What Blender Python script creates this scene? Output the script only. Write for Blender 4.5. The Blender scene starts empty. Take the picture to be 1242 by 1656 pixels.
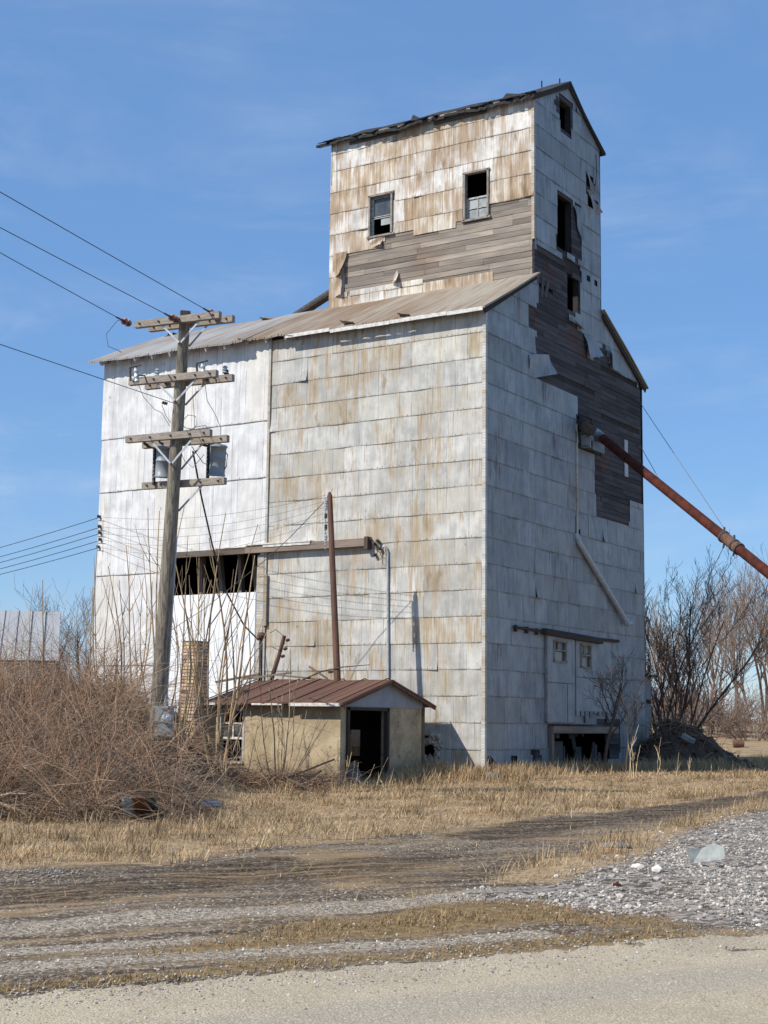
import bpy, math, random
import numpy as np
from mathutils import Vector, Matrix

rng = np.random.default_rng(7)
random.seed(7)
SC = bpy.context.scene
COL = SC.collection

# ------------------------------------------------------------------ camera
FPX, YAW, PITCH, ROLL = 2402.265, -0.565, 0.141, 0.012
CAM = np.array([16.308, -30.068, 1.467])
def cam_axes():
    cy, sy, cp, sp = math.cos(YAW), math.sin(YAW), math.cos(PITCH), math.sin(PITCH)
    f = np.array([sy*cp, cy*cp, sp]); r = np.array([cy, -sy, 0]); u = np.cross(r, f)
    cr, sr = math.cos(ROLL), math.sin(ROLL)
    return r*cr+u*sr, u*cr-r*sr, f
RT, UP, FW = cam_axes()
def ray(u, v): return FW + RT*((u-621)/FPX) - UP*((v-828)/FPX)
def D(u, v, d): return CAM + ray(u, v)*d              # a point seen at a pixel of the photo, d metres away
def on(ax, val, u, v):
    r = ray(u, v); return CAM + r*((val-CAM[ax])/r[ax])
def F(u, v, y=0.): return on(1, y, u, v)
def Gp(u, v, x=0.): return on(0, x, u, v)
cam = bpy.data.cameras.new("camera"); cam.sensor_fit = 'VERTICAL'; cam.sensor_height = 36
cam.lens = FPX/1656*36; cam.clip_start = .1; cam.clip_end = 5000
co = bpy.data.objects.new("camera", cam); COL.objects.link(co)
mw = Matrix.Identity(4)
for i in range(3):
    mw[i][0], mw[i][1], mw[i][2], mw[i][3] = RT[i], UP[i], -FW[i], CAM[i]
co.matrix_world = mw; SC.camera = co

# ------------------------------------------------------------------ terrain
SY, CY = math.sin(YAW), math.cos(YAW)
def ss(a, b, x):
    t = np.clip((np.asarray(x, float)-a)/(b-a), 0, 1); return t*t*(3-2*t)
def sd(x, y):
    dx, dy = np.asarray(x, float)-CAM[0], np.asarray(y, float)-CAM[1]
    return dx*CY-dy*SY, dx*SY+dy*CY
def xy(s, d): return CAM[0]+s*CY+d*SY, CAM[1]-s*SY+d*CY
def bumps(x, y):
    return (np.sin(x*1.7+y*.6)*np.sin(y*1.3-x*.4)*.5+np.sin(x*3.9-y*2.2+1)*np.sin(y*3.1+x*1.9)*.3
            + np.sin(x*7.3+y*5.1)*np.sin(y*8.2-x*3.3)*.2)
def H(x, y):
    s, d = sd(x, y); q = s/np.maximum(d, 1)
    z = -.1+.25*ss(10.5, 31, d)+.2*ss(31, 34.5, d)
    z = z+1.5*ss(21.3, 29.5, d)*ss(-.085, -.175, q)*(1+.16*np.sin(q*70+1)*np.sin(d*1.1+q*20)+.1*np.sin(q*150)*np.sin(d*2.7))*(1-.45*ss(60, 110, d))
    z = z+1.5*ss(44, 85, d)*ss(-.1, .05, q)+.7*ss(44, 85, d)*ss(.05, -.1, q)
    z = z+np.where(d > 11, .035, .004)*bumps(x, y)
    # heap of coarse gravel at the right
    gx, gy = xy(3.1, 15.2)
    return z+.06*np.exp(-(((s-3.9)/1.5)**2+((d-15.0)/1.6)**2))
def ground(u, v):
    r = ray(u, v); t = 12.
    for _ in range(60):
        p = CAM+r*t; t += (float(H(p[0], p[1]))-p[2])/min(r[2], -.01)*.6
        t = min(max(t, 3), 300)
    return CAM+r*t
def stand(u, d):
    "ground point on the bearing of photo column u, d metres ahead"
    s = (u-621)/FPX*d; x, y = xy(s, d); return np.array([x, y, float(H(x, y))])

# ------------------------------------------------------------------ node helper
class NT:
    def __init__(s, nt): s.t = nt
    def n(s, typ, ins=None, **kw):
        nd = s.t.nodes.new('ShaderNode'+typ)
        for k, v in kw.items(): setattr(nd, k, v)
        for k, v in (ins or {}).items():
            if isinstance(v, bpy.types.NodeSocket): s.t.links.new(v, nd.inputs[k])
            elif v is not None: nd.inputs[k].default_value = v
        return nd
    def m(s, op, a, b=None, clamp=False): return s.n('Math', {0: a, 1: b}, operation=op, use_clamp=clamp).outputs[0]
    def mix(s, f, a, b, blend='MIX'):
        c = lambda v: v if isinstance(v, bpy.types.NodeSocket) else (*v, 1)
        return s.n('Mix', {0: f, 6: c(a), 7: c(b)}, data_type='RGBA', blend_type=blend).outputs[2]
    def ramp(s, f, lo, hi, a=0., b=1.):
        return s.n('MapRange', {0: f, 1: lo, 2: hi, 3: a, 4: b}, interpolation_type='SMOOTHSTEP').outputs[0]
    def vec(s, v, scale=(1, 1, 1), loc=(0, 0, 0)): return s.n('Mapping', {0: v, 1: loc, 3: scale}).outputs[0]
    def along(s, v, ang, scale):
        r = s.n('Mapping', {0: v, 2: (0, 0, ang)}).outputs[0]; return s.vec(r, scale)
    def noise(s, v, scale, detail=4., rough=.6, dist=0.):
        return s.n('TexNoise', {'Vector': v, 'Scale': scale, 'Detail': detail, 'Roughness': rough, 'Distortion': dist}).outputs[0]
    def uv(s, name='UVMap'): return s.n('UVMap', uv_map=name).outputs[0]
    def obj(s): return s.n('TexCoord').outputs['Object']
    def geo(s): return s.n('NewGeometry').outputs['Position']
    def attr(s, name='tone'):
        a = s.n('Attribute', attribute_name=name); x = s.n('SeparateColor', {0: a.outputs[0]})
        return a.outputs[0], x.outputs[0], x.outputs[1], x.outputs[2]
    def sep(s, v): x = s.n('SeparateXYZ', {0: v}); return x.outputs
    def bump(s, h, st, di=.02): return s.n('Bump', {'Strength': st, 'Distance': di, 'Height': h}).outputs[0]
    def out(s, col, rough=.8, normal=None, metal=0., spec=.3, alpha=None, trans=None):
        c = col if isinstance(col, bpy.types.NodeSocket) else (*col, 1)
        b = s.n('BsdfPrincipled', {'Base Color': c, 'Roughness': rough, 'Metallic': metal, 'Specular IOR Level': spec, 'Normal': normal})
        if trans is not None: b.inputs['Transmission Weight'].default_value = trans
        o = s.n('OutputMaterial', {0: b.outputs[0]}); return b
def newmat(name):
    m = bpy.data.materials.new(name); m.use_nodes = True; m.node_tree.nodes.clear(); return m, NT(m.node_tree)

def galv(name, white, grey, ochre, bias, dirt=.5, rough=.55, corr=.3):
    """painted / galvanised pressed sheet with streaked rust; tone.r lightness, tone.g rust, uv in metres, lap = in-sheet metres"""
    m, g = newmat(name); uv = g.uv(); lap = g.sep(g.uv('lap')); _, tr, tg, tb = g.attr()
    st = g.noise(g.vec(uv, (7, .55, 1)), 1.0, 5, .62)            # long vertical streaks
    st2 = g.noise(g.vec(uv, (22, 1.6, 1), (3, 1, 0)), 1.0, 4, .6)
    bl = g.noise(g.vec(uv, (1, .6, 1), (9, 4, 0)), .75, 4, .6)  # broad patches
    fine = g.noise(uv, 40, 3, .6)
    bz = g.noise(g.vec(uv, (1, .8, 1), (1, 8, 0)), 2.6, 4, .6)
    c = g.mix(g.ramp(g.m('ADD', g.m('MULTIPLY', st, .5), g.m('MULTIPLY', bz, .5)), .38, .62), grey, white)
    c = g.mix(g.m('MULTIPLY', g.ramp(st2, .5, .7), .22), c, tuple(x*.72 for x in grey))
    c = g.mix(g.m('MULTIPLY', g.ramp(tb, .45, .95), .35), c, tuple(a*b for a, b in zip(grey, (1.22, 1.12, .9))))
    c = g.mix(1., c, g.n('CombineColor', {0: tr, 1: tr, 2: tr}).outputs[0], 'MULTIPLY')
    # rust: streaks where sheet value, patches and streak noise agree
    k = g.m('ADD', g.m('ADD', g.m('MULTIPLY', st, .75), g.m('MULTIPLY', bl, .8)), g.m('ADD', g.m('ADD', g.m('MULTIPLY', tg, .18), g.m('MULTIPLY', g.m('MULTIPLY', g.ramp(lap[1], .3, .62), g.ramp(st2, .4, .65)), .08)), bias))
    k = g.m('ADD', k, g.m('MULTIPLY', st2, .3))
    r1 = g.ramp(k, .96, 1.16)
    c = g.mix(g.m('MULTIPLY', r1, .75), c, ochre)
    r2 = g.ramp(k, 1.13, 1.36)
    c = g.mix(g.m('MULTIPLY', r2, .8), c, tuple(x*.42 for x in ochre))
    bt = g.m('MULTIPLY', g.ramp(g.noise(g.vec(uv, (3.1, .95, 1), (11, 5, 0)), 1., 4, .55), .60, .70), g.ramp(g.m('ADD', tg, bias), -.05, .5))
    c = g.mix(g.m('MULTIPLY', bt, .7), c, tuple(x*.62 for x in ochre))
    # grime and rust along the lap at the foot of each sheet, and nail specks
    foot = g.ramp(lap[1], .0, .04, 1., 0.)
    fm = g.m('MULTIPLY', foot, g.ramp(g.noise(g.vec(uv, (5, 9, 1)), 1.4, 3), .42, .6))
    c = g.mix(g.m('MULTIPLY', fm, dirt*.7), c, (.16, .105, .06))
    nd = g.ramp(g.m('ABSOLUTE', g.m('SUBTRACT', g.m('FRACT', g.m('DIVIDE', lap[0], .152)), .5)), .04, .12, 1., 0.)
    nail = g.m('MULTIPLY', nd, g.ramp(g.m('ABSOLUTE', g.m('SUBTRACT', lap[1], .035)), .008, .026, 1., 0.))
    c = g.mix(g.m('MULTIPLY', g.m('MULTIPLY', nail, .75), g.ramp(g.noise(uv, 2.3, 2), .4, .6)), c, (.10, .07, .05))
    line = g.ramp(lap[1], .004, .02, 1., 0.)
    c = g.mix(g.m('MULTIPLY', line, .55), c, (.07, .06, .05))
    side = g.ramp(lap[0], .004, .016, 1., 0.)
    c = g.mix(g.m('MULTIPLY', side, .8), c, (.12, .10, .08))
    gm = g.m('MULTIPLY', g.ramp(g.noise(g.vec(uv, (1.3, .8, 1), (21, 3, 0)), 1.1, 6, .68), .52, .68), g.ramp(fine, .3, .6))
    c = g.mix(g.m('MULTIPLY', gm, .38), c, tuple(x*.5 for x in grey))
    cr = g.ramp(g.m('ABSOLUTE', g.m('SUBTRACT', g.m('FRACT', g.m('ADD', g.m('DIVIDE', lap[0], .61), .5)), .5)), .006, .028, 1., 0.)
    c = g.mix(g.m('MULTIPLY', g.m('MULTIPLY', cr, .55), g.ramp(st2, .35, .6)), c, (.17, .14, .11))
    sp = g.n('TexVoronoi', {'Vector': g.vec(uv, (1, .5, 1)), 'Scale': 3.3}).outputs[0]
    spn = g.m('MULTIPLY', g.ramp(sp, .03, .1, 1., 0.), g.ramp(g.noise(uv, 1.7, 2), .5, .62))
    c = g.mix(g.m('MULTIPLY', spn, .75), c, (.13, .075, .04))
    c = g.mix(g.m('MULTIPLY', g.ramp(fine, .55, .8), .2), c, tuple(x*.5 for x in grey))
    w = g.m('SINE', g.m('MULTIPLY', g.sep(uv)[0], 2*math.pi/.067))
    h = g.m('ADD', g.m('MULTIPLY', w, corr), g.m('MULTIPLY', g.noise(uv, 3.2, 3), 1.6))
    rg = g.m('ADD', rough, g.m('MULTIPLY', r1, .25))
    g.out(c, rg, g.bump(h, .35, .012), 0., .35)
    return m

def wood(name, a, b, grain=.7, bump=.5, rough=.9, stain=None, dark=.5):
    m, g = newmat(name); uv = g.uv(); col, tr, tg, tb = g.attr()
    off = g.n('CombineXYZ', {0: g.m('MULTIPLY', tb, 57.), 1: g.m('MULTIPLY', tb, 31.)}).outputs[0]
    v = g.n('VectorMath', {0: uv, 1: off}, operation='ADD').outputs[0]
    n1 = g.noise(g.vec(v, (1.1, 26, 1)), 1, 5, .65); n2 = g.noise(g.vec(v, (.6, 4, 1)), 1.2, 4, .6)
    c = g.mix(g.ramp(n2, .3, .7), a, b)
    c = g.mix(g.m('MULTIPLY', g.ramp(n1, .5, .72), grain), c, tuple(x*.35 for x in a))
    if stain: c = g.mix(g.ramp(g.noise(g.vec(uv, (.5, .9, 1), (4, 2, 0)), 1, 4), .52, .72, 0, dark), c, stain)
    c = g.mix(1., c, g.n('CombineColor', {0: tr, 1: tr, 2: tr}).outputs[0], 'MULTIPLY')
    g.out(c, rough, g.bump(n1, bump, .01), 0, .2); return m

def plain(name, a, b=None, scale=6., rough=.8, bump=.2, metal=0., spec=.3, detail=4., stretch=(1, 1, 1), lo=.35, hi=.68, tone=False):
    m, g = newmat(name); p = g.vec(g.obj(), stretch); n = g.noise(p, scale, detail)
    b = b or tuple(x*.6 for x in a)
    c = g.mix(g.ramp(n, lo, hi), a, b)
    if tone:
        _, tr, tg, tb = g.attr(); c = g.mix(1., c, g.n('CombineColor', {0: tr, 1: tg, 2: tb}).outputs[0], 'MULTIPLY')
    g.out(c, rough, g.bump(g.noise(p, scale*3, 3), bump, .02) if bump else None, metal, spec); return m

M = {}
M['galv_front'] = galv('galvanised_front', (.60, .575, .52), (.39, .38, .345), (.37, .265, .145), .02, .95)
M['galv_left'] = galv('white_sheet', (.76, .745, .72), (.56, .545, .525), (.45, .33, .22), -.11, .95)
M['galv_shaded'] = galv('galvanised_gable_shaded', (.325, .34, .34), (.22, .235, .245), (.11, .075, .05), -.07, 1.2, .5)  # darker, bluer copy of the front sheet: gable shade put into the colour
M['galv_tower'] = galv('rusting_tower_sheet', (.83, .79, .73), (.50, .46, .40), (.33, .195, .08), .085, .95)
M['galv_shed'] = galv('shed_tin', (.50, .51, .52), (.40, .41, .42), (.3, .22, .14), -.3)
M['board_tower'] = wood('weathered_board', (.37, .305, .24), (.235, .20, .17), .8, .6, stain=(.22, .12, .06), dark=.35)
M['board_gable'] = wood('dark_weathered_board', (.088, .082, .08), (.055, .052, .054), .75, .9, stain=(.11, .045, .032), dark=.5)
M['beam'] = wood('beam_wood', (.30, .235, .185), (.2, .155, .12), .7, .5)
M['beam_dark'] = wood('dark_beam_wood', (.075, .06, .05), (.05, .042, .036), .6, .6)
M['white_paint'] = plain('peeling_white_paint', (.72, .70, .66), (.5, .45, .38), 9, .8, .3)
M['door_white'] = plain('white_door_sheet', (.82, .815, .80), (.64, .62, .59), 2.5, .6, .2, stretch=(2, 2, .35), lo=.45, hi=.8)
M['core'] = plain('unlit_interior_board', (.045, .038, .033), (.03, .026, .023), 3, .95, .2)  # inner boards made near-black to stand for unlit interiors
M['pole'] = plain('pole_wood', (.31, .27, .205), (.15, .125, .10), 3, .95, .9, stretch=(9, 9, .35), detail=7, lo=.38, hi=.62)
M['arm'] = plain('crossarm_wood', (.36, .31, .25), (.24, .2, .165), 5, .9, .4, stretch=(1, 6, 6), detail=5)
M['rustpole'] = plain('creosoted_post', (.20, .105, .07), (.11, .062, .046), 3, .9, .5, stretch=(8, 8, .5), detail=6)
M['steel'] = plain('zinc_steel', (.46, .48, .50), (.34, .36, .38), 14, .5, .15, .1, .5)
M['dark_steel'] = plain('dark_rusty_steel', (.09, .07, .06), (.05, .042, .04), 12, .8, .3)
M['can'] = plain('transformer_grey', (.27, .295, .31), (.2, .22, .235), 3, .45, .05, .0, .5, stretch=(1, 1, .4))
M['porcelain'] = plain('grey_porcelain', (.42, .46, .47), (.33, .37, .38), 6, .25, 0, 0, .5)
M['brownporc'] = plain('brown_porcelain', (.14, .045, .03), (.09, .03, .022), 6, .3, 0, 0, .5)
M['wire'] = plain('cable', (.06, .06, .06), (.04, .04, .04), 8, .6, 0)
M['wire_grey'] = plain('old_grey_wire', (.2, .2, .2), (.15, .15, .15), 8, .6, 0)
M['auger'] = plain('rusty_red_pipe', (.105, .030, .019), (.05, .02, .015), 5, .8, .3, detail=6, spec=.1)
M['glass'] = plain('dusty_glass', (.10, .115, .12), (.05, .055, .06), 3, .15, 0, 0, .6)
M['glass_pale'] = plain('pale_glass', (.38, .40, .38), (.22, .23, .22), 4, .35, 0, 0, .5)  # opaque pane colour, mottled from pale to mid grey
M['sash'] = plain('bare_sash_wood', (.33, .29, .24), (.2, .17, .14), 9, .85, .3)
M['sash_grey'] = plain('faded_sash_paint', (.5, .48, .45), (.3, .28, .25), 9, .85, .3)
M['stucco'] = plain('tan_stucco', (.49, .39, .245), (.33, .255, .16), 1.6, .92, .6, detail=9, lo=.38, hi=.62)
def stuccomat():
    m, g = newmat('tan_stucco'); p = g.obj(); n = g.noise(p, 1.7, 8, .65); n2 = g.noise(p, 14, 4)
    c = g.mix(g.ramp(n, .35, .65), (.50, .40, .255), (.33, .26, .165)); c = g.mix(g.m('MULTIPLY', g.ramp(n2, .5, .75), .35), c, (.24, .19, .125))
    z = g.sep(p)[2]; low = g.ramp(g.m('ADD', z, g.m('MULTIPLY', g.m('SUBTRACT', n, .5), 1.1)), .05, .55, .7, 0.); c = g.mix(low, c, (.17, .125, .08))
    dr = g.n('VectorMath', {0: p, 1: g.n('CombineXYZ', {0: g.noise(p, 2.2, 4), 1: g.noise(g.vec(p, (1, 1, 1), (5, 5, 5)), 2.2, 4), 2: n}).outputs[0]}, operation='ADD').outputs[0]
    e = g.n('TexVoronoi', {'Vector': dr, 'Scale': 1.1}, feature='DISTANCE_TO_EDGE').outputs[0]; c = g.mix(g.m('MULTIPLY', g.ramp(e, .004, .018, .75, 0.), g.ramp(n2, .35, .6)), c, (.09, .07, .05))
    g.out(c, .95, g.bump(n2, .5, .02), 0, .15); return m
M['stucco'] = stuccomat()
M['gable_panel'] = plain('shade_toned_panel', (.30, .315, .34), (.25, .265, .285), 3, .7, .1)  # pale board with the gable end's shade darkened into its colour
M['rubble'] = plain('limestone_rubble', (.55, .52, .46), (.26, .21, .16), 9, .9, .8, detail=6)
M['slab'] = plain('pale_tin', (.31, .33, .30), (.20, .215, .20), 5, .7, .15, .0, .15, tone=True)
M['rock'] = plain('limestone', (.57, .515, .44), (.36, .32, .27), 9, .9, .6, tone=True)
M['soil'] = plain('dark_soil', (.12, .08, .055), (.055, .04, .03), 4, .95, 1., detail=8)
M['box'] = plain('meter_grey', (.34, .37, .37), (.25, .28, .285), 5, .45, .1, .2, .5)
M['pane'] = plain('clear_dome', (.75, .78, .8), (.6, .63, .65), 3, .12, 0, 0, .7)

def roofmat(name, a, b, cc, spacing, seam=.0):
    m, g = newmat(name); uv = g.uv()
    s1 = g.noise(g.vec(uv, (3.2, .35, 1)), 1, 5, .65); s2 = g.noise(g.vec(uv, (11, .6, 1), (5, 0, 0)), 1, 4, .6)
    bl = g.noise(g.vec(uv, (.35, .2, 1), (2, 7, 0)), 1, 3, .5)
    k = g.m('ADD', g.m('MULTIPLY', s1, .6), g.m('MULTIPLY', bl, .7))
    c = g.mix(g.ramp(k, .5, .78), a, b)
    c = g.mix(g.m('MULTIPLY', g.ramp(s2, .48, .7), .6), c, cc)
    x = g.sep(uv)[0]
    w = g.m('SINE', g.m('MULTIPLY', x, 2*math.pi/spacing))
    if seam:
        fr = g.m('ABSOLUTE', g.m('SUBTRACT', g.m('FRACT', g.m('DIVIDE', x, spacing)), .5))
        c = g.mix(g.ramp(fr, .0, seam, .6, 0.), c, tuple(v*.35 for v in a))
        w = g.ramp(fr, 0., seam, 2., 0.)
    g.out(c, .72, g.bump(w, .5, .02), 0, .3); return m
M['roof'] = roofmat('rusted_corrugated_roof', (.36, .315, .25), (.235, .16, .10), (.14, .08, .045), .076)
M['roof_left'] = roofmat('pale_corrugated_roof', (.37, .36, .345), (.26, .22, .18), (.20, .13, .09), .076)
M['roof_shed'] = roofmat('red_tin_roof', (.155, .078, .05), (.105, .05, .034), (.085, .05, .036), .6, .05)
M['roof_far'] = roofmat('grey_seam_roof', (.40, .40, .39), (.36, .36, .35), (.32, .32, .31), .62, .09)
M['shingle'] = plain('old_shingle', (.055, .052, .05), (.03, .029, .028), 7, .95, .7, stretch=(1, 3, 3))
M['brick_face'] = plain('cream_brick_face', (.74, .57, .43), (.60, .41, .29), 5, .9, .4, tone=True)
M['mortar'] = plain('grey_mortar', (.13, .10, .08), None, 8, .95, .4)
def brickmat():
    m, g = newmat('cream_brick'); uv = g.uv()
    b = g.n('TexBrick', {'Vector': uv, 'Color1': (.74, .57, .35, 1), 'Color2': (.58, .38, .2, 1), 'Mortar': (.1, .075, .06, 1),
                         'Scale': 1., 'Mortar Size': .009, 'Mortar Smooth': .2, 'Bias': -.2, 'Brick Width': .21, 'Row Height': .075})
    c = g.mix(g.ramp(g.noise(uv, 5, 4), .45, .7, 0, .55), b.outputs[0], (.66, .56, .40))
    g.out(c, .9, g.bump(b.outputs[1], -.6, .01), 0, .2); return m
M['brick'] = brickmat()
def corrdebris():
    m, g = newmat('rusty_corrugated_scrap'); uv = g.uv(); x = g.sep(uv)
    n = g.noise(g.vec(uv, (3, 3, 1)), 1.5, 5)
    c = g.mix(g.ramp(g.m('ADD', x[0], g.m('MULTIPLY', n, .25)), .40, .48), (.42, .45, .46), (.21, .085, .035))
    c = g.mix(g.ramp(g.m('ADD', x[0], g.m('MULTIPLY', n, .3)), .86, .93), c, (.06, .075, .08))
    g.out(c, .75, None, 0, .3); return m
M['scrap'] = corrdebris()
def bark(name, a, b, sc=6):
    m, g = newmat(name); _, tr, tg, tb = g.attr()
    c = g.mix(g.ramp(g.noise(g.geo(), sc, 3), .3, .7), a, b)
    c = g.mix(1., c, g.n('CombineColor', {0: tr, 1: tg, 2: tb}).outputs[0], 'MULTIPLY')
    g.out(c, .85, None, 0, .25); return m
M['stem'] = bark('tan_stem', (.46, .345, .215), (.31, .22, .135), 3)
M['brush'] = bark('brown_twig', (.33, .225, .145), (.19, .135, .095), 1.3)
M['twig_red'] = bark('red_brown_twig', (.23, .13, .095), (.14, .085, .065), 1)
M['twig_far'] = bark('far_twig', (.25, .175, .13), (.185, .14, .11), .7)
M['twig_grey'] = bark('grey_twig', (.19, .155, .135), (.13, .105, .095), .7)
M['twig_dark'] = bark('dark_bark', (.10, .078, .065), (.065, .052, .045), 3)
M['grass'] = bark('dry_grass', (.60, .43, .245), (.40, .275, .15), .9)
M['verge'] = bark('brown_verge_grass', (.40, .27, .13), (.30, .195, .09), 1.2)
M['tall'] = bark('bleached_stalk', (.60, .47, .29), (.48, .36, .2), 3)

# ------------------------------------------------------------------ mesh builder
def root_of(o):
    while o.parent is not None: o = o.parent
    return o
class MB:
    def __init__(s): s.v = []; s.f = []; s.c = []; s.u = []; s.l = []; s.n = 0; s.fm = []; s.marks = []
    def add(s, V, faces, col=(1, 1, 1), uv=None, lap=None, mi=0):
        s.marks.append((len(s.v), len(s.f), s.n))
        V = np.asarray(V, float).reshape(-1, 3); b = s.n; s.v.append(V); s.n += len(V)
        uv = np.zeros((len(V), 2)) if uv is None else np.asarray(uv, float).reshape(-1, 2)
        lap = np.full((len(V), 2), .3) if lap is None else np.asarray(lap, float).reshape(-1, 2)
        s.u.append(uv); s.l.append(lap)
        if isinstance(faces, np.ndarray): faces = [faces]
        for fa in faces:
            fa = np.asarray(fa, int)
            if fa.ndim == 1: fa = fa[None]
            s.f.append(fa+b)
            c = np.asarray(col, float)
            s.c.append(np.broadcast_to(c, (len(fa), 3)) if c.ndim == 1 else c)
            s.fm.append(np.full(len(fa), mi))
    def box(s, c, size, R=None, col=(1, 1, 1), mi=0):
        "box centred at c; uv runs along its longest side"
        hx, hy, hz = np.asarray(size, float)/2
        P = np.array([[x, y, z] for x in (-hx, hx) for y in (-hy, hy) for z in (-hz, hz)])
        Fc = [(0, 1, 3, 2), (4, 6, 7, 5), (0, 4, 5, 1), (2, 3, 7, 6), (0, 2, 6, 4), (1, 5, 7, 3)]
        L = int(np.argmax(size)); o = [i for i in range(3) if i != L]
        V, Q, U = [], [], []
        R = np.eye(3) if R is None else np.asarray(R)
        for k, fa in enumerate(Fc):
            p = P[list(fa)]; ax = k//2
            a2 = [i for i in range(3) if i != ax]
            if a2[1] == L: a2 = a2[::-1]
            U.append(p[:, a2]+np.array([c[0]+c[1], c[2]])); V.append(p@R.T+np.asarray(c)); Q.append(np.arange(4)+4*k)
        s.add(np.concatenate(V), np.array(Q), col, np.concatenate(U), mi=mi)
    def bar(s, p, q, w, h, col=(1, 1, 1), up=(0, 0, 1), mi=0):
        p, q = np.asarray(p, float), np.asarray(q, float); d = q-p; L = np.linalg.norm(d); d = d/L
        a = np.cross(up, d)
        if np.linalg.norm(a) < 1e-3: a = np.cross((1, 0, 0), d)
        a = a/np.linalg.norm(a); b = np.cross(d, a)
        s.box((p+q)/2, (L, w, h), np.stack([d, a, b], 1), col, mi)
    def tubes(s, P, R, sides=6, col=(1, 1, 1), cap=True, mi=0):
        "batch of tubes: P (n,k,3), R (n,k)"
        P = np.asarray(P, float); R = np.asarray(R, float)
        if P.ndim == 2: P = P[None]
        R = np.broadcast_to(R if R.ndim == 2 else (R[None] if R.ndim == 1 else R), P.shape[:2])
        n, k, _ = P.shape
        T = np.gradient(P, axis=1); T /= np.linalg.norm(T, axis=2, keepdims=True)+1e-9
        ref = np.where(np.abs(T[:, :1, 2:3]) > .9, np.array([1., 0, 0]), np.array([0, 0, 1.]))
        A = np.cross(T, np.broadcast_to(ref, T.shape)); A /= np.linalg.norm(A, axis=2, keepdims=True)+1e-9
        B = np.cross(T, A)
        th = np.arange(sides)*2*math.pi/sides
        V = P[:, :, None]+R[:, :, None, None]*(A[:, :, None]*np.cos(th)[None, None, :, None]+B[:, :, None]*np.sin(th)[None, None, :, None])
        i = np.arange(n)[:, None, None]*(k*sides)+np.arange(k-1)[None, :, None]*sides
        j = np.arange(sides)[None, None]; j2 = (j+1) % sides
        Q = np.stack([i+j, i+j2, i+sides+j2, i+sides+j], -1)
        c = np.asarray(col, float)
        cc = c if c.ndim == 1 else np.repeat(c, (k-1)*sides, 0)
        L = np.concatenate([np.zeros((n, 1)), np.cumsum(np.linalg.norm(np.diff(P, axis=1), axis=2), 1)], 1)
        uv = np.stack([np.broadcast_to(L[:, :, None], (n, k, sides)), np.broadcast_to(th*.1, (n, k, sides))], -1)
        s.add(V, Q.reshape(-1, 4), cc, uv, mi=mi)
        if cap and sides > 4:
            for e in range(n):
                for kk, o in ((0, 1), (k-1, -1)):
                    idx = e*k*sides+kk*sides+np.arange(sides)[::o]
                    s.f.append((s.n-V.size//3+idx)[None]); s.c.append(np.ones((1, 3))*(c if c.ndim == 1 else c[e])); s.fm.append(np.full(1, mi))
    def tube(s, pts, r, sides=8, col=(1, 1, 1), mi=0):
        pts = np.asarray(pts, float); s.tubes(pts[None], np.broadcast_to(np.asarray(r, float), (1, len(pts))), sides, col, mi=mi)
    def lathe(s, base, prof, axis=(0, 0, 1), sides=14, col=(1, 1, 1), mi=0):
        ax = np.asarray(axis, float); ax /= np.linalg.norm(ax)
        P = np.array([np.asarray(base)+ax*h for h, _ in prof]); s.tube(P, [r for _, r in prof], sides, col, mi)
    def build_each(s, name, mats, parent=None):
        "one object per added piece"
        out = []
        for k, (a, b, n) in enumerate(s.marks):
            a2, b2, _ = s.marks[k+1] if k+1 < len(s.marks) else (len(s.v), len(s.f), 0); m = MB()
            m.v, m.u, m.l = s.v[a:a2], s.u[a:a2], s.l[a:a2]; m.f = [f-n for f in s.f[b:b2]]; m.c = s.c[b:b2]; m.fm = s.fm[b:b2]; out.append(m.build(name, mats, parent))
        return out
    def build(s, name, mats, parent=None, smooth=False, loc=None):
        if not s.v: return None
        V = np.concatenate(s.v); U = np.concatenate(s.u); Lp = np.concatenate(s.l)
        if parent is not None: o0 = np.array(root_of(parent).location)
        elif loc is not None: o0 = np.asarray(loc, float)
        else: o0 = np.array([V[:, 0].mean(), V[:, 1].mean(), V[:, 2].min()])
        me = bpy.data.meshes.new(name)
        me.vertices.add(len(V)); me.vertices.foreach_set('co', (V-o0).astype(np.float32).ravel())
        li = np.concatenate([f.ravel() for f in s.f]); cnt = np.concatenate([np.full(len(f), f.shape[1]) for f in s.f])
        me.loops.add(len(li)); me.loops.foreach_set('vertex_index', li.astype(np.int32))
        me.polygons.add(len(cnt)); st = np.concatenate([[0], np.cumsum(cnt)[:-1]])
        me.polygons.foreach_set('loop_start', st.astype(np.int32)); me.polygons.foreach_set('loop_total', cnt.astype(np.int32))
        fm = np.concatenate(s.fm)
        me.polygons.foreach_set('material_index', fm.astype(np.int32))
        me.polygons.foreach_set('use_smooth', np.full(len(cnt), smooth))
        me.update(calc_edges=True)
        u = me.uv_layers.new(name='UVMap'); u.data.foreach_set('uv', U[li].astype(np.float32).ravel())
        u = me.uv_layers.new(name='lap'); u.data.foreach_set('uv', Lp[li].astype(np.float32).ravel())
        C4 = np.concatenate([np.asarray(c, float).reshape(-1, 3) for c in s.c]); C4 = np.concatenate([C4, np.ones((len(C4), 1))], 1)
        a = me.attributes.new('tone', 'FLOAT_COLOR', 'FACE'); a.data.foreach_set('color', C4.astype(np.float32).ravel())
        for m_ in (mats if isinstance(mats, (list, tuple)) else [mats]): me.materials.append(m_)
        o = bpy.data.objects.new(name, me); COL.objects.link(o)
        if parent is not None:
            o.parent = parent
        else: o.location = o0
        return o
def thing(name, label, cat, loc, group=None):
    o = bpy.data.objects.new(name, None); COL.objects.link(o); o.location = tuple(loc); o.empty_display_size = .3
    return tag(o, label, cat, group)
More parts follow.
